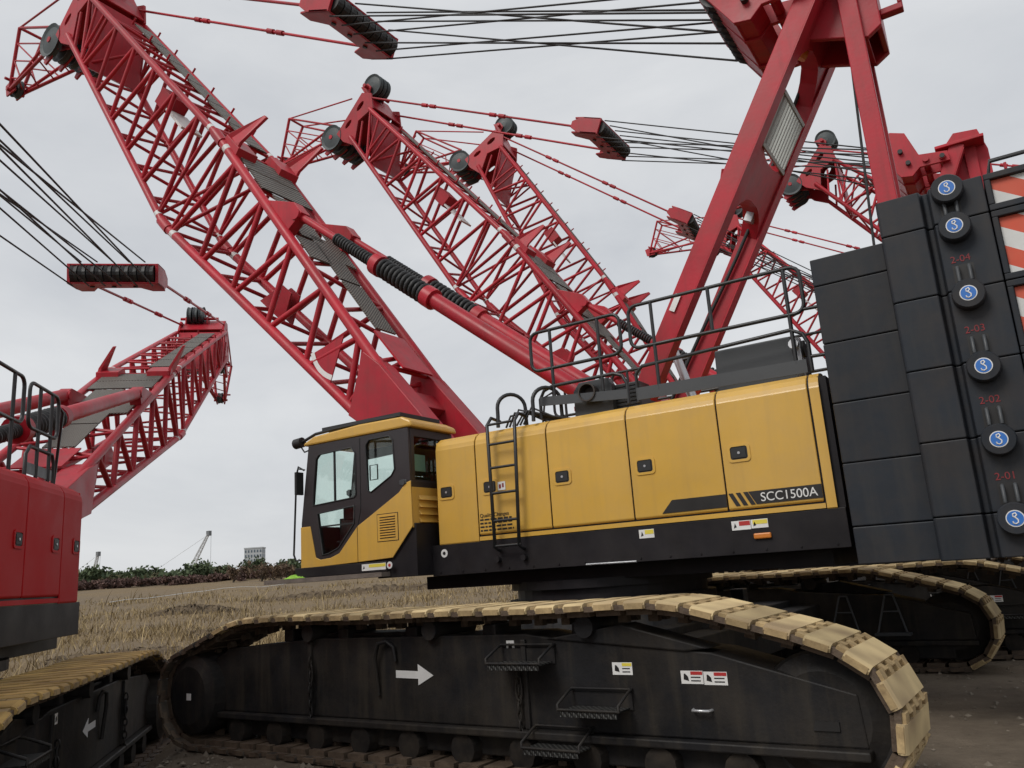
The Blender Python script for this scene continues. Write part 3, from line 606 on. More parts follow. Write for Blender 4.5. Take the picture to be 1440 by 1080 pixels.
    if full is True and side == 1:
        for i, lx in enumerate((2.02, 2.62)):
            def stand(m, lx=lx):
                y0, y1 = fi-side*.02, fi-side*.16
                for e in (-1, 1): m.path([(lx+e*.05, y0, 1.0), (lx+e*.18, y1, .52)], .014, 6)
                for f_ in (.0, .45): m.path([(lx-.05-.13*f_, y0+(y1-y0)*f_, 1.0-.48*f_), (lx+.05+.13*f_, y0+(y1-y0)*f_, 1.0-.48*f_)], .012, 6)
                m.box(lx-.22, lx+.22, y0, y1-.05, .48, .51)
            part('step_stand', (outer, i), stand, STEEL if False else DGR, tr, org=None)
    def arrow(m):
        d = 1; pts = [(-.47, .84), (-.20, .835), (-.20, .895), (-.02, .80), (-.20, .715), (-.20, .77), (-.47, .775)]
        m.prism(pts, lambda a, b, t: (a, t, b), fo+side*.002, fo+side*.005)
    part('direction_arrow', (side, outer), arrow, WHT, tr, org=None)
    def dcl(m, x0, x1, z0, z1, sp, ci):
        m.mi = 0; m.box(x0, x1, fo+side*.001, fo+side*.004, z0, z1); m.mi = 1
        m.box(x0+(x1-x0)*sp, x1-.004, fo+side*.004, fo+side*.006, z1-(z1-z0)*.3, z1-.004); m.mi = 2
        m.prism([(x0+.02, z0+.03), (x0+.06, z0+.02), (x0+.055, z0+.05), (x0+.035, z1-.02), (x0+.025, z1-.02)], lambda a, b, t: (a, t, b), fo+side*.004, fo+side*.006)
        for q in range(2): m.box(x0+(x1-x0)*sp, x1-.02, fo+side*.004, fo+side*.006, z0+.018+q*.024, z0+.026+q*.024)
    part('warning_label', ('a', side, outer), lambda m: dcl(m, 1.79, 1.96, .83, .92, .5, 0), [WHT, LYL, DEC], tr, org=None)
    part('warning_label', ('b', side, outer), lambda m: dcl(m, 2.35, 2.52, .775, .865, .45, 0), [WHT, LRD, DEC], tr, org=None)
    part('warning_label', ('c', side, outer), lambda m: dcl(m, 2.525, 2.70, .77, .86, .45, 0), [WHT, LRD, DEC], tr, org=None)
    part('warning_label', ('d', side, outer), lambda m: dcl(m, .80, .88, 1.0, 1.09, .45, 0), [WHT, WHT, DEC], tr, org=None)
    part('warning_label', ('e', side, outer), lambda m: m.box(-3.45, -3.37, cy+side*.401, cy+side*.404, .52, .59), [WHT], tr, org=None)
    part('grab_handle', (side, outer), lambda m: m.path([(2.42, fo, .60), (2.43, fo+side*.05, .60), (2.55, fo+side*.05, .60), (2.56, fo, .60)], .011, 6), STEEL, tr, org=None)
    part('hook_bracket', (side, outer), lambda m: m.path([(-.68, fo+side*.02, .62), (-.69, fo+side*.05, .95), (-.64, fo+side*.06, 1.08), (-.55, fo+side*.04, 1.1), (-.47, fo+side*.03, 1.05), (-.46, fo+side*.02, .92)], .02, 6), TRK, tr, org=None)
    part('slot_cover', (side, outer), lambda m: m.prism([(3.25, .50), (3.27, .56), (3.42, .56), (3.42, .50)], lambda a, b, t: (a, t, b), fo+side*.001, fo+side*.012), DEC, tr, org=None)
    return tr

SEAM = [0.0, .605, 1.612, 2.622, 3.639, 4.672]
def house_profile(off, z0, near=True, e=.95):
    p = [(0-off, z0), (0-off, 3.19), (0.004-off, 3.205), (.012-off, 3.245), (.045-off*.8, 3.30), (.11-off*.5, 3.337+off*.6), (.22, 3.352+off), (e, 3.352+off)]
    return p
def build_house(root, paint, full, lettering):
    for nm, fn in (('near', lambda y: y), ('far', lambda y: 2.8-y)):
        def body(m, fn=fn):
            pr = house_profile(-.012, 2.03)+[(.95, 2.03)]
            m.prism(pr, lambda a, b, t: (t, fn(a), b), .015, 4.66)
        h = part('engine_house', nm, body, BLK, root)
        for i in range(5):
            x0 = SEAM[i]+.007; x1 = SEAM[i+1]-.007
            if i == 4: x1 = 4.56
            def door(m, x0=x0, x1=x1, fn=fn, i=i):
                pr = house_profile(.012, 2.115 if i else 2.035, e=.4); inner = [(a+.02, b-.02) for a, b in reversed(pr)]
                m.prism(pr+inner, lambda a, b, t: (t, fn(a), b), x0, x1)
                if i == 0: m.box(-.004, .012, fn(.02), fn(.95), 2.035, 3.30)
            part('house_door', (paint.name, nm, i), door, paint, h, 0.012)
        part('roof_panel', (paint.name, nm), lambda m, fn=fn: m.box(.0, 4.66, fn(.41), fn(.95), 3.345, 3.362), paint, h)
        part('rear_trim', (paint.name, nm), lambda m, fn=fn: m.prism(house_profile(.014, 2.035, e=.3)+[(a+.02, b-.02) for a, b in reversed(house_profile(.014, 2.035, e=.3))], lambda a, b, t: (t, fn(a), b), 4.58, 4.672), paint, h)
        part('sill_strip', (paint.name, nm), lambda m, fn=fn: m.box(.61, 4.57, fn(-.012), fn(.01), 2.035, 2.082), paint, h)
        part('rear_panel', nm, lambda m, fn=fn: m.box(4.66, 4.74, fn(.03), fn(.93), 2.03, 3.3), BLK, h)
        for i, (hx, hz) in enumerate(((.155, 2.66), (.80, 2.655), (1.79, 2.66), (2.80, 2.655), (3.82, 2.66))):
            def latch(m, hx=hx, hz=hz, fn=fn):
                y = -.012; a, b = .115, .095; rr_ = .03
                def rrect(w, h, r): return [(hx+sx*(w-r)+r*math.cos(R(t)), hz+sz*(h-r)+r*math.sin(R(t))) for sx, sz, t0 in ((1, 1, 0), (-1, 1, 90), (-1, -1, 180), (1, -1, 270)) for t in (t0+10, t0+45, t0+80)]
                m.mi = 0; m.plate(rrect(.115, .092, .04), [rrect(.088, .066, .025)], lambda a, b, t: (a, fn(t), b), y-.010, y+.002)
                m.mi = 1; m.prism(rrect(.088, .066, .025), lambda a, b, t: (a, fn(t), b), y-.003, y+.004)
                m.box(hx-.07, hx+.07, fn(y-.012), fn(y), hz-.05, hz+.05)
                m.mi = 2; m.tube((hx, fn(y-.018), hz), (hx, fn(y-.01), hz), .014, 8)
            part('door_latch', (paint.name, nm, i), latch, [paint, RUB, STEEL], h)
        if full and nm == 'near':
            y = -.016
            def band(m):
                m.prism([(2.94, 2.135), (3.06, 2.265), (3.635, 2.265), (3.635, 2.135)], lambda a, b, t: (a, t, b), y, y-.003)
                m.prism([(3.95-.02, 2.135), (3.86, 2.265), (4.56, 2.265), (4.56, 2.135)], lambda a, b, t: (a, t, b), y, y-.003)
                for k in range(3):
                    a = 3.66+k*.075; m.prism([(a+.065, 2.135), (a, 2.265), (a+.045, 2.265), (a+.11, 2.135)], lambda a, b, t: (a, t, b), y, y-.003)
                m.box(.62, 4.56, y, y-.002, 2.088, 2.108) if False else None
            part('name_band', 0, band, DEC, h)
            if lettering:
                mw = Matrix.Translation(Vector((3.975, y-.004, 2.158))-O) @ Matrix.Rotation(R(90), 4, 'X')
                ob('lettering', text_mesh('SCC1500A', .122, WHT), h, mw @ Matrix.Diagonal((.98, 1, 1, 1)))
            def note(m):
                yy = -.0135
                for r_ in range(4):
                    x = .63; z = 2.275-r_*.042
                    random.seed(40+r_)
                    while x < 1.09:
                        w = random.uniform(.03, .075); m.box(x, min(x+w, 1.10), yy, yy-.0015, z-.010, z+.010); x += w+.014
            part('notice_print', 0, note, DEC, h)
            mw = Matrix.Translation(Vector((.63, -.0145, 2.305))-O) @ Matrix.Rotation(R(90), 4, 'X'); ob('notice_heading', text_mesh('Quality Changes', .062, DEC), h, mw)
            part('latch_label', 0, lambda m: (m.box(.91, 1.02, y, y-.003, 2.60, 2.70), setattr(m, 'mi', 1), m.box(.93, .96, y-.003, y-.004, 2.62, 2.67), m.box(.975, 1.0, y-.003, y-.004, 2.63, 2.68)), [WHT, DRD], h)
    def centre(m):
        m.box(.4, 4.6, .97, 1.83, 2.0, 2.55); m.tube((3.6, .98, 2.85), (3.6, 1.82, 2.85), .34, 20); m.tube((1.6, .98, 2.8), (1.6, 1.82, 2.8), .30, 20)
    part('winch_bay', 0, centre, BLK, root)

def build_upper(root, paint, full):
    def frame(m):
        m.box(-.12, 4.74, -.004, 2.80, 1.66, 2.028); m.box(-.5, 4.5, .35, 2.45, 1.5, 1.66)
        m.prism([(-.12, 1.68), (-.12, 2.3), (-.25, 2.36), (-.42, 2.30), (-.48, 2.05), (-.6, 1.95), (-.75, 1.88), (-.75, 1.68)], lambda a, b, t: (a, t, b), -.30, 1.3)
        m.box(-2.14, -.55, -.36, .75, 1.76, 1.885)
        m.box(-.30, .0, 1.6, 2.70, 1.7, 2.0)
        for x in np.arange(.0, 4.7, .33): m.tube((x, -.016, 1.70), (x, 0, 1.70), .012, 6)
        for x in (.86, 1.22): m.tube((x, -.06, 1.80), (x, 0, 1.80), .035, 10)
    fr = part('revolving_frame', 0, frame, BLK, root, 0.01)
    part('slewing_ring', 0, lambda m: m.disc((1.6, 1.4, 1.5), (0, 0, 1), [(1.28, -.32), (1.28, -.2), (1.18, -.2), (1.18, -.08), (1.25, -.08), (1.25, .02)], 40), BLK, root)
    part('front_plank', 0, lambda m: m.box(-2.62, -.55, -.46, .2, 1.70, 1.755), WOOD, fr) if full else None
    if full:
        def lab(m, x0, x1, z0, z1, c, sp=.4):
            m.mi = 0; m.box(x0, x1, -.005, -.008, z0, z1); m.mi = c; m.box(x0+(x1-x0)*sp, x1-.005, -.008, -.010, z0+(z1-z0)*.45, z1-.006); m.mi = 3
            m.prism([(x0+.02, z0+.02), (x0+.05, z0+.03), (x0+.035, z1-.02)], lambda a, b, t: (a, t, b), -.008, -.010)
        part('frame_label', 0, lambda m: lab(m, 2.65, 2.82, 1.90, 1.99, 1), [WHT, LYL, LRD, DEC], fr)
        part('frame_label', 1, lambda m: lab(m, 3.65, 3.84, 1.90, 1.99, 2), [WHT, LYL, LRD, DEC], fr)
        part('frame_label', 2, lambda m: lab(m, 3.845, 4.01, 1.905, 1.99, 1, .1), [WHT, LYL, LRD, DEC], fr)
        part('frame_label', 3, lambda m: (lab(m, -.95, -.56, 1.785, 1.865, 1, .3), [m.v.__setitem__(i, (a, b-.36, c)) for i, (a, b, c) in enumerate(m.v)]), [WHT, LYL, LRD, DEC], fr)
        part('round_label', 0, lambda m: (m.tube((.07, -.005, 1.925), (.07, -.009, 1.925), .05, 16), setattr(m, 'mi', 1), m.tube((.07, -.009, 1.925), (.07, -.011, 1.925), .022, 10)), [WHT, DEC], fr)
        part('round_label', 1, lambda m: (m.tube((-.50, -.361, 1.83), (-.50, -.368, 1.83), .043, 16), setattr(m, 'mi', 1), m.tube((-.50, -.368, 1.83), (-.50, -.371, 1.83), .02, 10)), [WHT, LRD], fr)
        part('side_marker_lamp', 0, lambda m: m.box(3.86, 4.03, -.004, -.035, 1.80, 1.855), ORG, fr, 0.012)
        part('bottom_pipe', 0, lambda m: m.path([(2.0, -.02, 1.672), (2.6, -.03, 1.668)], .012, 6), STEEL, fr)

def build_cab(root, paint, full):
    Y0, Y1 = .03, 1.00
    outer = [(-2.42, 1.90), (-2.42, 2.50), (-2.27, 3.58), (-.46, 3.58), (-.44, 2.30), (-.78, 1.94)]
    w1 = [(-2.19, 2.73), (-1.42, 2.765), (-1.385, 2.80), (-1.385, 3.36), (-1.46, 3.45), (-2.06, 3.43), (-2.12, 3.37)]
    w2 = [(-2.10, 2.61), (-1.42, 2.655), (-1.43, 2.42), (-1.72, 2.12), (-1.90, 2.06), (-2.02, 2.045)]
    w3 = [(-1.19, 3.44), (-1.13, 3.51), (-.78, 3.51), (-.72, 3.45), (-.70, 3.06), (-.76, 2.98), (-1.12, 2.80), (-1.18, 2.83)]
    def shell(m):
        for y in (Y0, Y1-.04): m.plate(outer, [w1, w2, w3], lambda a, b, t: (a, t, b), y, y+.04)
        m.plate([(Y0+.04, 2.0), (Y0+.04, 3.58), (Y1-.04, 3.58), (Y1-.04, 2.0)], [[(.14, 2.9), (.14, 3.47), (.88, 3.47), (.88, 2.9)]], lambda a, b, t: (t, a, b), -.50, -.45)
        m.box(-2.40, -.5, Y0+.04, Y1-.04, 1.90, 1.96)
        m.plate([(Y0+.04, 1.95), (Y0+.04, 2.46), (Y1-.04, 2.46), (Y1-.04, 1.95)], [], lambda a, b, t: (t, a, b), -2.42, -2.38)
        m.box(-.46, -.44, .04, 1.1, 2.80, 2.88)
    cb = part('cab', 0, shell, CAB, root, 0.006, Matrix.Translation((.1957, -.4108, .0716)) @ Matrix.Scale(.9566, 4))
    ye = [(-2.424, 1.885), (-2.424, 2.45), (-2.24, 2.45), (-2.14, 2.02), (-2.05, 1.985), (-1.86, 2.0), (-1.70, 2.05), (-1.385, 2.36), (-1.25, 2.43), (-.64, 2.745), (-.52, 2.86), (-.435, 2.88), (-.43, 2.30), (-.775, 1.93)]
    yl = [q for q in ye if q[0] < -1.38]; 
    front = [(-2.424, 1.885), (-2.424, 2.45), (-2.24, 2.45), (-2.14, 2.02), (-2.05, 1.985), (-1.86, 2.0), (-1.70, 2.05), (-1.375, 2.37), (-1.375, 1.91)]
    rear = [(-1.365, 1.91), (-1.365, 2.38), (-1.25, 2.435), (-.64, 2.745), (-.52, 2.86), (-.435, 2.88), (-.43, 2.30), (-.775, 1.93)]
    part('lower_panel', (paint.name, 0), lambda m: m.prism(front, lambda a, b, t: (a, t, b), Y0-.012, Y0+.002), paint, cb, 0.006)
    part('lower_panel', (paint.name, 1), lambda m: m.prism(rear, lambda a, b, t: (a, t, b), Y0-.012, Y0+.002), paint, cb, 0.006)
    def vent(m):
        m.mi = 1; m.box(-1.02, -.66, Y0-.0135, Y0-.012, 2.14, 2.50); m.mi = 0; m.box(-1.01, -.67, Y0-.018, Y0-.012, 2.15, 2.49)
        m.mi = 1
        for k in range(9): m.box(-.97, -.71, Y0-.0195, Y0-.017, 2.18+k*.033, 2.192+k*.033)
        m.mi = 0
        for k in range(9): m.box(-.97, -.71, Y0-.026, Y0-.017, 2.193+k*.033, 2.204+k*.033)
    part('side_vent', paint.name, vent, [paint, DEC], cb)
    def rv(m):
        m.box(-.452, -.43, .04, .96, 2.28, 2.80)
        for k in range(2, 6): m.prism([(-.43, 2.16+k*.095), (-.385, 2.16+k*.095), (-.43, 2.225+k*.095)], lambda a, b, t: (a, t, b), .16, .9)
    part('rear_louvre_panel', paint.name, rv, paint, cb, 0.004)
    roofp = [(-2.36, 3.585), (-2.34, 3.63), (-2.15, 3.70), (-1.3, 3.745), (-.55, 3.735), (-.40, 3.66), (-.38, 3.585)]
    part('cab_roof', paint.name, lambda m: m.prism(roofp, lambda a, b, t: (a, t, b), Y0-.02, Y1+.02), paint, cb, 0.03)
    part('roof_guard', 0, lambda m: (m.box(-2.05, -.62, .08, .95, 3.765, 3.815), m.path([(-2.50, .10, 3.66), (-2.2, .10, 3.75), (-1.2, .10, 3.80), (-.7, .10, 3.77)], .022, 6), m.box(-1.9, -1.87, .3, .34, 3.7, 3.77), m.box(-.8, -.77, .3, .34, 3.7, 3.77)), RAIL, cb)
    part('work_lamp', 0, lambda m: (m.tube((-2.60, .10, 3.66), (-2.46, .10, 3.67), .075, 14), m.path([(-2.5, .1, 3.62), (-2.42, .1, 3.52), (-2.3, .12, 3.55)], .012, 5)), RUB, cb)
    for i, w in enumerate((w1, w2, w3)):
        for j, (y, g) in enumerate(((Y0+.018, GLS), (Y1-.024, GLS))):
            part('window_pane', (i, j), lambda m, w=w, y=y: m.prism(w, lambda a, b, t: (a, t, b), y, y+.006), g, cb)
    part('window_pane', 'rear', lambda m: m.box(-.478, -.472, .14, .88, 2.9, 3.47), GLD, cb)
    part('windscreen', 0, lambda m: m.prism([(-2.42, 2.46), (-2.412, 2.46), (-2.272, 3.56), (-2.28, 3.56)], lambda a, b, t: (a, t, b), Y0+.045, Y1-.045), GLS, cb)
    part('window_bar', 0, lambda m: (m.box(-1.80, -1.775, Y0+.008, Y0+.03, 2.74, 3.44), m.box(-2.1, -1.43, Y0+.01, Y0+.03, 2.42, 2.44)), RUB, cb)
    def trim(m):
        for w in (w1, w2, w3): m.path([(a, Y0-.003, b) for a, b in w], .011, 5, closed=True)
        m.path([(-1.30, Y0-.002, 3.55), (-1.31, Y0-.002, 2.6), (-1.37, Y0-.002, 2.38)], .006, 5)
    part('window_seal', 0, trim, RUB, cb)
    part('door_handle', 0, lambda m: (m.box(-.62, -.50, Y0-.02, Y0, 2.84, 2.90), m.tube((-.56, Y0-.03, 2.87), (-.56, Y0, 2.87), .04, 12)), DGR, cb, 0.01)
    part('grab_rail', 0, lambda m: m.path([(-2.33, Y0-.03, 3.24), (-2.42, Y0-.05, 3.30), (-2.46, Y0-.05, 3.18), (-2.52, Y0-.05, 2.08), (-2.50, Y0-.03, 2.0), (-2.42, Y0-.02, 2.0)], .014, 6), RAIL, cb)
    part('mirror', 0, lambda m: (m.box(-2.43, -2.39, Y0-.12, Y0+.02, 2.90, 3.22), m.path([(-2.34, Y0, 3.25), (-2.42, Y0-.06, 3.27)], .012, 5)), RUB, cb, 0.02)
    part('far_mirror', 0, lambda m: m.path([(-2.10, Y1+.12, 3.36), (-1.95, Y1+.12, 3.36), (-1.95, Y1+.12, 3.14), (-2.10, Y1+.12, 3.14)], .012, 5, closed=True), RUB, cb)
    if full:
        part('operator_seat', 0, lambda m: (m.box(-1.45, -.95, .35, .85, 2.15, 2.36), m.prism([(-1.02, 2.3), (-.9, 2.3), (-.72, 3.0), (-.85, 3.0)], lambda a, b, t: (a, t, b), .35, .85), m.box(-1.35, -1.0, .4, .8, 1.95, 2.15), m.box(-.86, -.76, .45, .75, 3.02, 3.25)), SEAT, cb, 0.03)
        part('control_console', 0, lambda m: (m.box(-1.75, -1.3, .16, .32, 2.5, 2.66), m.box(-1.7, -1.4, .18, .3, 1.96, 2.5), m.tube((-1.68, .24, 2.66), (-1.70, .24, 2.84), .012, 6), m.disc((-1.70, .24, 2.86), (0, 0, 1), [(.02, -.04), (.04, -.02), (.045, .03), (.02, .05)], 10), m.tube((-1.56, .24, 2.66), (-1.57, .24, 2.84), .012, 6), m.disc((-1.57, .24, 2.86), (0, 0, 1), [(.02, -.04), (.04, -.02), (.045, .03), (.02, .05)], 10), m.box(-2.1, -1.95, .45, .8, 2.1, 2.55), m.path([(-2.0, .6, 2.1), (-1.85, .6, 2.35), (-1.8, .6, 2.6)], .02, 6), m.box(-2.02, -1.75, .3, .42, 2.2, 2.23)), RUB, cb, 0.01)
        part('window_grille', 0, lambda m: ([m.tube((x, Y1-.08, 2.8), (x, Y1-.08, 3.3), .009, 5) for x in np.arange(-1.2, -.7, .075)], m.tube((-1.25, Y1-.08, 3.08), (-.68, Y1-.08, 3.08), .009, 5)), RUB, cb)
        part('paper_sheet', 0, lambda m: m.box(-.487, -.482, .16, .40, 3.02, 3.24), PAPER, cb)

def build_top_details(root):
    # handrails
    def rrail(m, x0, x1, z0, z1, r=.10):
        pts = []
        for cx, cz, a0 in ((x1-r, z1-r, 0), (x0+r, z1-r, 90), (x0+r, z0+r, 180), (x1-r, z0+r, 270)):
            for k in range(5): a = R(a0+90*k/4); pts.append((cx+r*math.cos(a), .2, cz+r*math.sin(a)))
        m.path(pts, .021, 8, closed=True)
    def railA(m):
        rrail(m, 1.38, 2.58, 4.0, 4.48); m.tube((1.66, .2, 3.6), (1.66, .2, 4.47), .021, 8); m.tube((2.30, .2, 3.6), (2.30, .2, 4.47), .021, 8)
        m.path([(1.46, .2, 3.40), (1.46, .2, 3.64), (1.52, .2, 3.74), (1.64, .2, 3.78), (2.45, .2, 3.78), (2.55, .2, 3.74), (2.6, .2, 3.64), (2.6, .2, 3.40)], .021, 8)
    def railB(m):
        rrail(m, 2.70, 4.62, 4.02, 4.52); m.tube((2.98, .2, 3.5), (2.98, .2, 4.51), .021, 8); m.tube((3.65, .2, 4.03), (3.65, .2, 4.51), .021, 8); m.tube((4.46, .2, 3.5), (4.46, .2, 4.51), .021, 8)
        m.path([(2.72, .2, 3.40), (2.72, .2, 3.72), (2.80, .2, 3.80), (4.45, .2, 3.86), (4.56, .2, 3.80), (4.60, .2, 3.70), (4.60, .2, 3.40)], .021, 8)
        m.path([(4.6, .2, 4.05), (5.4, .2, 4.02)], .018, 6); m.path([(4.6, .2, 3.55), (5.2, .2, 3.53)], .018, 6)
    def railC(m):
        rrail(m, 1.35, 4.5, 3.9, 4.4)
        for x in (1.6, 2.6, 3.8): m.tube((x, .2, 3.35), (x, .2, 4.39), .021, 8)
        rrail(m, .35, 1.20, 3.9, 4.4); m.tube((.9, .2, 3.35), (.9, .2, 4.39), .021, 8); m.tube((.55, .2, 3.35), (.55, .2, 4.39), .021, 8)
        m.path([(.40, .2, 3.35), (.40, .2, 3.6), (.46, .2, 3.7), (1.1, .2, 3.7), (1.2, .2, 3.6), (1.2, .2, 3.35)], .021, 8)
        m.path([(.35, .2, 4.30), (.2, .2, 4.25), (-.02, .0, 2.4)], .018, 6); m.box(.45, 1.2, .19, .205, 3.40, 3.52)
    part('handrail', 'A', railA, RAIL, root); part('handrail', 'B', railB, RAIL, root)
    ob('handrail', cached(('handrail', 'C'), lambda: (lambda m: (railC(m), m.mesh(RAIL, O))[1])(MB())), root, Matrix.Translation((0, 2.4, 0)))
    part('kick_plate', 0, lambda m: (m.prism([(1.47, 3.56), (1.47, 3.67), (2.6, 3.57), (2.6, 3.46)], lambda a, b, t: (a, t, b), .18, .195)), DGR, root)
    part('kick_plate', 1, lambda m: (m.prism([(2.71, 3.42), (2.71, 3.56), (4.56, 3.53), (4.56, 3.39)], lambda a, b, t: (a, t, b), .18, .195)), DGR, root)
    ex = part('exhaust_housing', 0, lambda m: (m.prism([(1.86, 3.36), (1.86, 3.68), (1.94, 3.78), (2.32, 3.78), (2.36, 3.70), (2.36, 3.36)], lambda a, b, t: (a, t, b), .3, .42), m.box(2.2, 2.66, .42, .9, 3.36, 3.70)), DGR, root, 0.01)
    part('exhaust_pipe', 0, lambda m: (m.disc((2.10, .3, 3.62), (0, -1, 0), [(.10, -.02), (.11, .14), (.095, .14), (.085, .02)], 18)), mat('exhaust_steel', (0.06, 0.05, 0.045), 0.5, metal=.5), ex)
    part('cooling_fins', 0, lambda m: [m.box(2.36, 2.66, .405, .418, 3.39+k*.045, 3.41+k*.045) for k in range(7)], RUB, ex)
    bx = part('air_box', 0, lambda m: (m.prism([(3.56, 3.36), (3.57, 3.86), (4.36, 3.86), (4.46, 3.74), (4.46, 3.36)], lambda a, b, t: (a, t, b), .42, .92)), DGR, root, 0.015)
    part('air_box_end', 0, lambda m: m.tube((4.40, .45, 3.70), (4.52, .45, 3.70), .09, 14), RUB, bx)
    part('lamp_bracket', 0, lambda m: (m.box(4.42, 4.5, .3, .4, 3.36, 3.80), m.tube((4.45, .3, 3.72), (4.45, .22, 3.72), .05, 10)), STEEL, bx)
    # access ladder
    def lad(m):
        y = -.12
        for a, b in ((.88, .89), (1.27, 1.22)):
            m.path([(a, y+.30, 3.46), (a, y+.10, 3.48), (a, y, 3.38), (b, y, 1.93), (b, -.02, 1.9)], .021, 8)
        for k, z in enumerate((1.95, 2.24, 2.56, 2.86, 3.14, 3.38)): m.tube((.885, y, z), (1.245, y, z), .016, 8)
    part('access_ladder', 0, lad, RAIL, root)
    for i, x in enumerate((.95, 1.45)):
        part('ladder_hoop', i, lambda m, x=x: m.path([(x, .02, 3.36), (x, .03, 3.5)]+[(x+.12-.12*math.cos(R(a)), .16-.13*math.cos(R(a)), 3.60+.17*math.sin(R(a))) for a in range(0, 181, 15)]+[(x+.24, .29, 3.5), (x+.24, .3, 3.36)], .024, 8), RAIL, root)
    part('hose_bundle', 0, lambda m: [m.path([(1.0+k*.05, .12, 3.36), (1.05+k*.06, .16, 3.50+.03*(k % 3)), (1.25+k*.07, .22, 3.52-.02*k), (1.5+k*.06, .3, 3.37)], .014, 5) for k in range(6)], RUB, root)
    part('valve_cluster', 0, lambda m: (m.box(1.62, 1.72, 1.0, 1.15, 3.0, 3.95), m.box(1.5, 1.85, 1.0, 1.15, 3.60, 3.66), m.box(1.55, 1.62, .98, 1.1, 3.5, 3.85), [m.path([(1.7, 1.05, 3.9-.1*k), (1.95, 1.1, 3.86-.1*k), (2.1, 1.1, 3.6-.1*k)], .015, 5) for k in range(3)]), RED, root)
    part('strut_piston', 0, lambda m: m.tube((3.02, 1.2, 3.5), (2.85, 1.2, 4.15), .055, 12), STEEL, root)

def build_counterweight(root, full):
    tray = part('counterweight_tray', 0, lambda m: (m.box(4.74, 6.4, .65, 2.15, 1.5, 2.0), m.box(4.85, 6.4, .7, 2.1, 2.0, 4.2)), BLK, root, 0.01)
    Zs = [1.49, 1.85, 2.475, 3.10, 3.73, 4.355, 4.70]; Z1 = [1.50, 1.833, 2.40, 2.955, 3.525, 4.095, 4.37]
    for nm, fy in (('n', lambda y: y), ('f', lambda y: 2.8-y)):
        for i in range(6):
            z0, z1 = Z1[i]+.004, Z1[i+1]-.004
            part('counterweight_block', (nm, 'a', i), lambda m, z0=z0, z1=z1: m.box(4.82, 5.475, fy(-.30), fy(.62), z0, z1), CWT, root, 0.010)
        for i in range(6):
            z0, z1 = Zs[i]+.004, Zs[i+1]-.004
            def blk(m, z0=z0, z1=z1):
                m.prism([(5.48, -.43), (5.50, -.45), (5.84, -.45), (5.86, -.36), (5.90, -.36), (5.92, -.45), (6.335, -.45), (6.335, .62), (5.48, .62)], lambda a, b, t: (a, fy(b), t), z0, z1)
            b = part('counterweight_block', (nm, 'b', i), blk, CWT, root, 0.010)
            if nm == 'n' and full:
                bz = (1.79, 2.42, 3.03, 3.66, 4.27, 4.62)[i]; bx = 6.065
                part('lifting_boss', i, lambda m, bz=bz: m.disc((bx, -.45, bz), (0, -1, 0), [(.128, 0), (.128, .10), (.118, .115)], 28), CWT, b, 0)
                part('boss_emblem', i, lambda m, bz=bz: (m.tube((bx, -.565, bz), (bx, -.568, bz), .066, 24), setattr(m, 'mi', 1), m.tube((bx, -.5655, bz), (bx, -.5705, bz), .058, 24)), [WHT, BLU], b)
                def hook(m, bz=bz):
                    pts = [(.0, .012), (.014, .026), (.006, .042), (-.012, .036), (-.014, .018), (.004, .004), (.018, -.012), (.016, -.032), (-.002, -.042), (-.018, -.034), (-.02, -.02)]
                    m.path([(bx+a, -.571, bz+c) for a, c in pts], .0062, 5)
                part('hook_emblem', i, hook, WHT, b)
                if i < 5:
                    part('lug_pins', i, lambda m, bz=bz: [m.path([(bx+e, -.45, bz+.27), (bx+e, -.50, bz+.26), (bx+e, -.50, bz+.13)], .016, 6) for e in (-.045, .045)], DGR, b)
                    part('lug_recess', i, lambda m, bz=bz: m.box(bx-.08, bx+.08, -.452, -.449, bz+.12, bz+.29), DEC, b)
                if i < 4:
                    mw = Matrix.Translation(Vector((bx-.085, -.452, bz+.315))-O) @ Matrix.Rotation(R(90), 4, 'X'); ob('block_number', text_mesh('2-0%d' % (i+1), .085, DRD), b, mw)
        for i in range(6):
            z0, z1 = Zs[i]+.004, Zs[i+1]-.004
            bw = part('counterweight_block', (nm, 'c', i), lambda m, z0=z0, z1=z1: (m.box(6.345, 7.2, fy(-.40), fy(.62), z0, z1), m.box(6.345, 7.2, fy(-.45), fy(-.40), z0, z0+.055), m.box(6.345, 7.2, fy(-.45), fy(-.40), z1-.055, z1), m.box(6.345, 6.39, fy(-.45), fy(-.40), z0+.055, z1-.055), m.box(7.155, 7.2, fy(-.45), fy(-.40), z0+.055, z1-.055)), CWT, root, 0.008)
            if i < 3: continue
            za, zb = z0+.058, z1-.058
            def clip(poly, axis, lim, keep):
                outp = []
                for k in range(len(poly)):
                    a, b = poly[k], poly[(k+1) % len(poly)]; ia = (a[axis] >= lim) == keep; ib = (b[axis] >= lim) == keep
                    if ia: outp.append(a)
                    if ia != ib:
                        t = (lim-a[axis])/(b[axis]-a[axis]); outp.append((a[0]+(b[0]-a[0])*t, a[1]+(b[1]-a[1])*t))
                return outp
            for k in range(0, 8):
                h0 = zb+.10-k*.17+.50; pl = [(6.395, h0), (7.15, h0-.755*.66), (7.15, h0-.17-.755*.66), (6.395, h0-.17)]
                for axis, lim, keep in ((1, za, True), (1, zb, False)):
                    if pl: pl = clip(pl, axis, lim, keep)
                h0b = h0-.0
                if len(pl) >= 3: part('stripe', (nm, i, k), lambda m, pl=pl: m.prism(pl, lambda a, b, t: (a, fy(t), b), -.4005, -.406), STO if k % 2 else STW, bw)
    if full:
        part('tail_handrail', 0, lambda m: m.path([(6.38, -.3, 4.68), (6.42, -.3, 4.86), (7.15, -.3, 4.86), (7.18, -.3, 4.70)], .02, 6), RAIL, root)

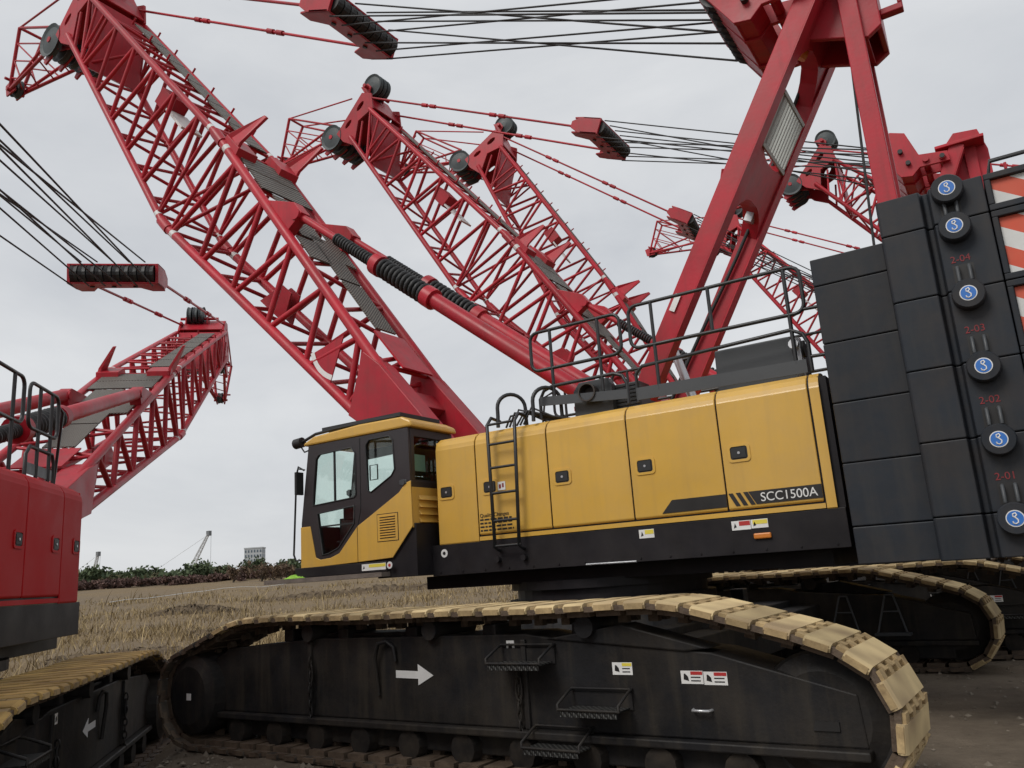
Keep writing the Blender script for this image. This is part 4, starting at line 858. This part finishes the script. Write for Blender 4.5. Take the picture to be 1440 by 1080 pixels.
def make_crane(label, group, off, upper_yaw, ang, q, track_yaw, outer, paint, shoe, z=0.0, full=False, mast_top=(5.4, 1.4, 8.0), frac=.5, drop=.3, lettering=False, sprocket_shift=.03):
    root = bpy.data.objects.new('crawler_crane', None); COL.objects.link(root)
    root.location = (O.x+off[0], O.y+off[1], z); root.rotation_euler = (0, 0, upper_yaw)
    root['label'] = label; root['category'] = 'crane'; root['group'] = group
    rel = upper_yaw-track_yaw
    for s in (-1, 1): build_track(root, s, rel, outer, shoe, True, sprocket_shift, 0 if full else 1.05)
    def carb(m):
        m.box(-1.35, 1.35, -(outer-SHW), outer-SHW, .45, .98); m.box(-1.7, -1.3, -(outer-.5), outer-.5, .5, .9); m.box(1.3, 1.7, -(outer-.5), outer-.5, .5, .9)
        m.disc((0, 0, 1.0), (0, 0, 1), [(1.45, -.1), (1.4, .06), (1.3, .18)], 32)
        for sx in (-1.0, 1.0):
            for sy in (-1, 1): m.box(sx-.09, sx+.09, sy*1.75-.09, sy*1.75+.09, .98, 1.22)
    part('carbody', outer, carb, TRK, root, 0.012, Matrix.Rotation(-rel, 4, 'Z'), org=None)
    build_upper(root, paint, full); build_house(root, paint, full, lettering); build_cab(root, paint, full); build_top_details(root); build_counterweight(root, full)
    mw = build_boom(root, ang, q, 0)
    build_mast(root, full, mast_top); build_backstop(root, mw, root.location.z < -.1)
    build_rigging(root, mw, mast_top, frac, drop)
    return root
GRP = 'crawler cranes parked in the yard'
make_crane('yellow crawler crane with SCC1500A lettering, red lattice boom and black counterweights', GRP, (0, 0), 0, R(50), 1.0, R(-2.85), 3.68, YEL, SHOE, full=True, lettering=True, drop=.55)
make_crane('red-housed crawler crane with its red lattice boom lowered over the field', GRP, (-4.97, -6.08), R(-47.7), R(25.0), .74, R(-45), 2.2, REDH, SHOD, z=-.375, mast_top=(5.4, 1.4, 6.7), frac=.45)
make_crane('red lattice boom crane standing next beyond the yellow crane, parallel to it', GRP, (1.35, 7.65), 0, R(51.4), .96, 0, 3.68, YEL, SHOE, mast_top=(5.1, 1.4, 8.75))
make_crane('crane with the steepest red boom, second beyond the yellow crane', GRP, (-.45, 15.4), R(9), R(60.8), 1.0, 0, 3.68, YEL, SHOE)
make_crane('far crane whose boom head shows between the two legs of the red mast', GRP, (7.09, 24.5), 0, R(53), .92, 0, 3.3, YEL, SHOE)
make_crane('far crane whose boom head shows between the red mast and black counterweights', GRP, (13.47, 18.5), 0, R(46.5), .9, 0, 2.9, YEL, SHOE)

# ------------------------------------------------------------------ small loose things
def rag():
    m = MB(); nx, ny = 16, 9; v = []
    for j in range(ny):
        for i in range(nx):
            a, b = i/(nx-1)*2-1, j/(ny-1)*2-1; e = max(0, 1-a*a)*max(0, 1-b*b)
            v.append((-2.12+.17*a+random.uniform(-.012, .012), -.36+.10*b+random.uniform(-.01, .01), 1.757+e*(.012+random.uniform(0, .045))))
    m._add(v, [(j*nx+i, j*nx+i+1, (j+1)*nx+i+1, (j+1)*nx+i) for j in range(ny-1) for i in range(nx-1)], False)
    ob('safety_vest', m.mesh(LIME), label='crumpled lime green vest left on the plank below the cab', cat='vest')
rag()

# ------------------------------------------------------------------ field: grass, shrubs, trees
def at(px, d):     # a bearing seen from the yard's edge, d metres away
    a = math.atan((px-720)/1129.3)+yaw
    x = CP.x+d*math.sin(a); y = CP.y+d*math.cos(a); return Vector((x, y, float(gz(x, y))))
def leafmat(name, c1, c2):
    m = bpy.data.materials.new(name); m.use_nodes = True; t = m.node_tree; b = t.nodes['Principled BSDF']; b.inputs['Roughness'].default_value = .8; b.inputs['Specular IOR Level'].default_value = .2
    g = t.nodes.new('ShaderNodeNewGeometry'); n = t.nodes.new('ShaderNodeTexNoise'); n.inputs['Scale'].default_value = .9; n.inputs['Detail'].default_value = 3; t.links.new(g.outputs['Position'], n.inputs['Vector'])
    ad = t.nodes.new('ShaderNodeMath'); ad.operation = 'ADD'; mu = t.nodes.new('ShaderNodeMath'); mu.operation = 'MULTIPLY'; mu.inputs[1].default_value = .5; t.links.new(g.outputs['Random Per Island'], mu.inputs[0])
    mu2 = t.nodes.new('ShaderNodeMath'); mu2.operation = 'MULTIPLY'; mu2.inputs[1].default_value = .5; t.links.new(n.outputs[0], mu2.inputs[0]); t.links.new(mu.outputs[0], ad.inputs[0]); t.links.new(mu2.outputs[0], ad.inputs[1])
    r = t.nodes.new('ShaderNodeValToRGB'); t.links.new(ad.outputs[0], r.inputs[0]); r.color_ramp.elements[0].position = .2; r.color_ramp.elements[0].color = (*c1, 1); r.color_ramp.elements[1].position = .85; r.color_ramp.elements[1].color = (*c2, 1)
    t.links.new(r.outputs[0], b.inputs['Base Color']); return m
G1 = leafmat('green_leaves', (.050, .072, .040), (.125, .158, .085)); G2 = leafmat('olive_leaves', (.055, .058, .034), (.15, .14, .075)); RS = leafmat('russet_leaves', (.070, .048, .042), (.165, .098, .082)); BR = leafmat('bare_twigs', (.06, .042, .03), (.22, .15, .10))  # tree greens lightened to put distance haze into the leaf colour
STR = leafmat('straw', (.10, .072, .040), (.52, .40, .215)); BARK = mat('bark', (.07, .055, .04), .9, var=.3)
def clump_mesh(mt, rx, rz, n, size, seed, flat=0.0):
    def mk():
        g = np.random.default_rng(seed); k = max(5, n//45)
        cs = g.normal(0, 1, (k, 3)); cs /= np.linalg.norm(cs, axis=1)[:, None]; cs *= (g.random((k, 1))**.5)*.72
        pick = g.integers(0, k, n); p = cs[pick]+g.normal(0, .19, (n, 3)); p *= np.array([rx, rx, rz]); p[:, 2] += rz*1.0
        p[:, 2] = np.maximum(p[:, 2], .02)
        a = g.normal(0, 1, (n, 3)); a /= np.linalg.norm(a, axis=1)[:, None]; b = g.normal(0, 1, (n, 3)); b = np.cross(a, b); b /= np.linalg.norm(b, axis=1)[:, None]
        sz = size*g.uniform(.6, 1.4, (n, 1)); V = np.stack([p-a*sz, p+b*sz*.6, p+a*sz, p-b*sz*.6], 1).reshape(-1, 3)
        me = bpy.data.meshes.new('crown'); me.from_pydata(V.tolist(), [], np.arange(4*n).reshape(-1, 4).tolist()); me.materials.append(mt); return me
    return cached(('crown', mt.name, rx, rz, n, seed), mk)
def tree(name, px, d, rx, rz, th, mt, seed, label, cat, group, n=420, size=.32):
    p = at(px, d)-Vector((0, 0, .1)); r = bpy.data.objects.new(name, None); COL.objects.link(r); r.location = p; r.rotation_euler = (0, 0, random.uniform(0, 6))
    r['label'] = label; r['category'] = cat; r['group'] = group
    ob('crown', clump_mesh(mt, rx, rz, n, size, seed), r, loc=(0, 0, th))
    def tr(m):
        m.tube((0, 0, -.3), (.05, 0, th+rz*.8), .14, 7, .07)
        for k in range(5):
            a = k*1.3; m.tube((0, 0, th+rz*(.2+.1*k)), (rx*.5*math.cos(a), rx*.5*math.sin(a), th+rz*(.7+.15*k)), .06, 5, .02)
    ob('trunk', cached(('trunk', th, rx, rz), lambda: (lambda m: (tr(m), m.mesh(BARK))[1])(MB())), r)
random.seed(11)
for i in range(26):
    px = 100+i*24+random.uniform(-7, 7); k = i % 3
    big = px > 290
    tree('broadleaf_tree', px, random.uniform(135, 165), (2.6, 3.1, 2.3)[k], ((1.45, 1.75, 1.15)[k] if not big else (1.65, 1.95, 1.45)[k])*random.choice((.8, 1, 1.15)), .1, (G1, G1, G2)[k], 20+i % 6, ('dark green rounded tree in the row behind the russet shrubs', 'tall dark green tree in the row behind the russet shrubs', 'olive green tree in the row behind the russet shrubs')[k], 'tree', 'trees along the far edge of the field', n=900, size=.34)
for i in range(46):
    px = 90+i*7.2+random.uniform(-3, 3)
    tree('russet_shrub', px, random.uniform(98, 108), 1.05, .66, -.15, RS, 40+i % 5, 'russet leaved shrub in the hedge along the dry field', 'shrub', 'russet shrubs in the hedge', n=420, size=.17)
for i in range(7):
    px = 320+i*13+random.uniform(-5, 5)
    tree('bare_shrub', px, random.uniform(92, 104), 1.0, 1.15, -.1, BR, 60+i % 5, 'bare brown shrub at the edge of the dry field', 'shrub', 'bare shrubs by the field', n=420, size=.12)
def grass():
    n = 90000; g = rng
    d = 11.0*np.exp(g.random(n)*math.log(75/11.0)); az = yaw+np.arctan((g.uniform(-250, 1150, n)-720)/1129.3)
    x = CP.x+d*np.sin(az); y = CP.y+d*np.cos(az)
    patch = np.sin(x*.55+1.3*np.sin(y*.4))*np.cos(y*.48+x*.15)+.35*np.sin(x*1.7+y*1.3)
    far_band = np.sin(d*.42+np.sin(az*14)*2.2)
    keep = np.where(d < 26, patch+g.normal(0, .45, n) > -.05, far_band+g.normal(0, .7, n) > -.1)
    def foot(cx, cy, yw, lx, ly):
        rx, ry = x-cx, y-cy; a = rx*math.cos(yw)+ry*math.sin(yw); b = -rx*math.sin(yw)+ry*math.cos(yw); return (np.abs(a) < lx) & (np.abs(b) < ly)
    for cx, cy, yw, lx, ly in ((1.6, 1.4, R(-2.85), 5.2, 4.4), (C0C.x, C0C.y, R(-45), 5.0, 3.0), (2.95, 9.05, 0, 5, 4.2), (1.7, 16.8, 0, 5, 4.2), (8.7, 25.9, 0, 5, 4), (15.1, 19.9, 0, 5, 4)): keep &= ~foot(cx, cy, yw, lx, ly)
    keep &= ~((x > 1.0) & (y < 30))
    x, y, d = x[keep], y[keep], d[keep]; n = len(x); z = gz(x, y)
    h = g.uniform(.08, .38, n)*np.where(g.random(n) < np.where(d < 24, .12, .06), g.uniform(1.8, 3.2, n), 1.0)*np.clip(.7+.5*np.sin(x*.9)*np.sin(y*.8+1), .45, 1.3)*np.clip(.8+d/120, .8, 1.2); wd = .0045+d*.00042; a = g.uniform(0, 6.283, n); l = g.normal(0, .45, (n, 2))*h[:, None]
    c, s_ = np.cos(a)*wd, np.sin(a)*wd
    V = np.stack([np.stack([x-c, y-s_, z-.02], 1), np.stack([x+c, y+s_, z-.02], 1), np.stack([x+l[:, 0]*.45+c*.7, y+l[:, 1]*.45+s_*.7, z+h*.6], 1), np.stack([x+l[:, 0]*.45-c*.7, y+l[:, 1]*.45-s_*.7, z+h*.6], 1), np.stack([x+l[:, 0], y+l[:, 1], z+h], 1)], 1).reshape(-1, 3)
    b = np.arange(n)[:, None]*5; F4 = (b+np.array([0, 1, 2, 3])).tolist(); F3 = (b+np.array([3, 2, 4])).tolist()
    me = bpy.data.meshes.new('grass'); me.from_pydata(V.tolist(), [], F4+F3); me.materials.append(STR)
    ob('dry_grass', me, label='dry straw coloured grass covering the field', cat='grass', kind='stuff')
grass()
# white line of pipe across the field
pp = [at(150+i*26, 66+i*1.2)+Vector((0, 0, .30+.04*math.sin(i*2.1))) for i in range(14)]
m = MB(); m.path(pp, .022, 6); ob('irrigation_pipe', m.mesh(STW), label='thin white pipe running across the dry field', cat='pipe')
# far office block
def block():
    p = at(349, 620); r = bpy.data.objects.new('office_block', None); COL.objects.link(r); r.location = p; r.rotation_euler = (0, 0, R(35)); r['label'] = 'pale flat-roofed office block rising above the far trees'; r['category'] = 'building'
    w = MB(); w.box(-6.2, 6.2, -5, 5, -1, 27.0); ob('wall', w.mesh(mat('pale_concrete', (.42, .45, .47), .7, var=.08, vscale=.3)), r)
    w = MB(); w.box(-6.5, 6.5, -5.3, 5.3, 27.0, 27.8); ob('roof', w.mesh(MATS['pale_concrete']), r)
    gl = mat('far_window_glass', (.10, .13, .16), .2, var=.1)
    def win(): w = MB(); w.box(-.55, .55, -.05, .05, -.9, .9); return w.mesh(gl)
    me = win()
    for k in range(3, 8):
        for i in range(6): ob('window', me, r, loc=(-5.2+i*2.08, -5.04, 2+k*3.3))
        for i in range(5): o = ob('window', me, r, Matrix.Translation((6.24, -4.0+i*2.0, 2+k*3.3)) @ Matrix.Rotation(R(90), 4, 'Z'))
block()
PALE = mat('far_crane_paint', (.52, .53, .54), .6, var=.1)
def far_crane(px, d, h, lean, label, seed):
    p = at(px, d); r = bpy.data.objects.new('lattice_crane', None); COL.objects.link(r); r.location = p; r['label'] = label; r['category'] = 'crane'; r['group'] = 'pale cranes beyond the trees'
    right = Vector((rr.x, rr.y, 0)).normalized()
    top = right*lean+Vector((0, 0, h)); ax = top.normalized(); nv = ax.cross(Vector((0, 0, 1)).cross(ax)).normalized(); bv = ax.cross(nv).normalized(); w = .85; L = top.length; n = 14
    m = MB()
    for sa in (-1, 1):
        for sb in (-1, 1): m.bar((nv*sa+bv*sb)*w, ax*L+(nv*sa+bv*sb)*w*.35, .22, .22, bv)
    bm_ = ob('boom_chords', m.mesh(PALE), r)
    m = MB()
    for k in range(n):
        f0, f1 = k/n, (k+1)/n; w0, w1 = w*(1-.65*f0), w*(1-.65*f1); sg = 1 if k % 2 else -1
        for sb in (-1, 1): m.bar(ax*L*f0+nv*sg*w0+bv*sb*w0, ax*L*f1-nv*sg*w1+bv*sb*w1, .13, .13, bv); m.bar(ax*L*f0+bv*sg*w0+nv*sb*w0, ax*L*f1-bv*sg*w1+nv*sb*w1, .13, .13, nv)
    ob('lacing', m.mesh(PALE), r, kind='stuff')
    m = MB(); m.box(-2.5, 3.5, -1.6, 1.6, -1, 3.2); ob('machinery_house', m.mesh(PALE), r)
    m = MB(); m.box(-.7, .9, -.6, .6, -.9, .9); ob('boom_head', m.mesh(mat('far_head_grey', (.16, .17, .18), .6)), r, loc=tuple(top))
    m = MB(); m.tube(top+right*.9, right*(lean+.9)+Vector((0, 0, 6)), .05, 5); ob('hoist_rope', m.mesh(ROPE), r)
    m = MB(); m.tube(top*.97, -right*9+Vector((0, 0, 8)), .06, 5); ob('pendant_line', m.mesh(PALE), r)
    m = MB(); m.bar(Vector((0, 0, 2)), -right*9+Vector((0, 0, 8)), .4, .4); ob('gantry', m.mesh(PALE), r)
far_crane(247, 330, 20.0, 10.0, 'pale lattice crane leaning above the far trees', 1)
far_crane(120, 380, 17.0, 3.2, 'pale lattice crane standing nearly upright above the far trees', 2)

EARTH = mat('turned_earth', (.105, .078, .052), .95, var=.35, vscale=2.5, dirt=(.20, .155, .10), dirt_amt=.6, dirt_scale=3, bump=.6, bscale=9, spec=.1)
def bank(px0, px1, d, hgt, seed):
    g = np.random.default_rng(seed); n = 90; m = MB(); rows = 9; v = []
    for j in range(rows):
        t = j/(rows-1)*2-1
        for i in range(n):
            u = i/(n-1); p = at(px0+(px1-px0)*u, d+t*1.6); e = (1-t*t)*math.sin(math.pi*u)**.4
            v.append((p.x+g.normal(0, .08), p.y+g.normal(0, .08), p.z-.06+hgt*e*(.55+.6*g.random())))
    m._add(v, [(j*n+i, j*n+i+1, (j+1)*n+i+1, (j+1)*n+i) for j in range(rows-1) for i in range(n-1)], False)
    o = ob('earth_bank', m.mesh(EARTH)); o['kind'] = 'structure'
bank(205, 330, 52, .45, 1); bank(60, 260, 27, .35, 2); bank(250, 470, 36, .35, 3); bank(330, 640, 60, .5, 4); bank(180, 330, 21, .28, 5); bank(420, 680, 30, .35, 6)

# stones and clods trodden into the yard
def stones():
    g = np.random.default_rng(5); n = 5200
    x = np.concatenate([g.uniform(3.5, 12, n//2), g.uniform(-3.5, 4, n//2)]); y = np.concatenate([g.uniform(-5.5, 9, n//2), g.uniform(-6.5, -1.8, n//2)])
    r = np.exp(g.normal(-4.2, .55, n)).clip(.006, .06); z = gz(x, y)
    base = np.array([(0, 0, 1), (1, 0, 0), (0, 1, 0), (-1, 0, 0), (0, -1, 0), (0, 0, -1)], float)
    V = base[None]*r[:, None, None]*g.uniform(.6, 1.3, (n, 6, 3)); V[:, :, 2] *= .7; V += np.stack([x, y, z], 1)[:, None]
    F = np.array([(0, 1, 2), (0, 2, 3), (0, 3, 4), (0, 4, 1), (5, 2, 1), (5, 3, 2), (5, 4, 3), (5, 1, 4)])
    me = bpy.data.meshes.new('stones'); me.from_pydata(V.reshape(-1, 3).tolist(), [], (np.arange(n)[:, None, None]*6+F[None]).reshape(-1, 3).tolist())
    me.materials.append(leafmat('stone_grit', (.09, .072, .055), (.28, .24, .19))); ob('loose_stones', me, label='small stones and clods scattered over the bare yard', cat='stones', kind='stuff')
stones()
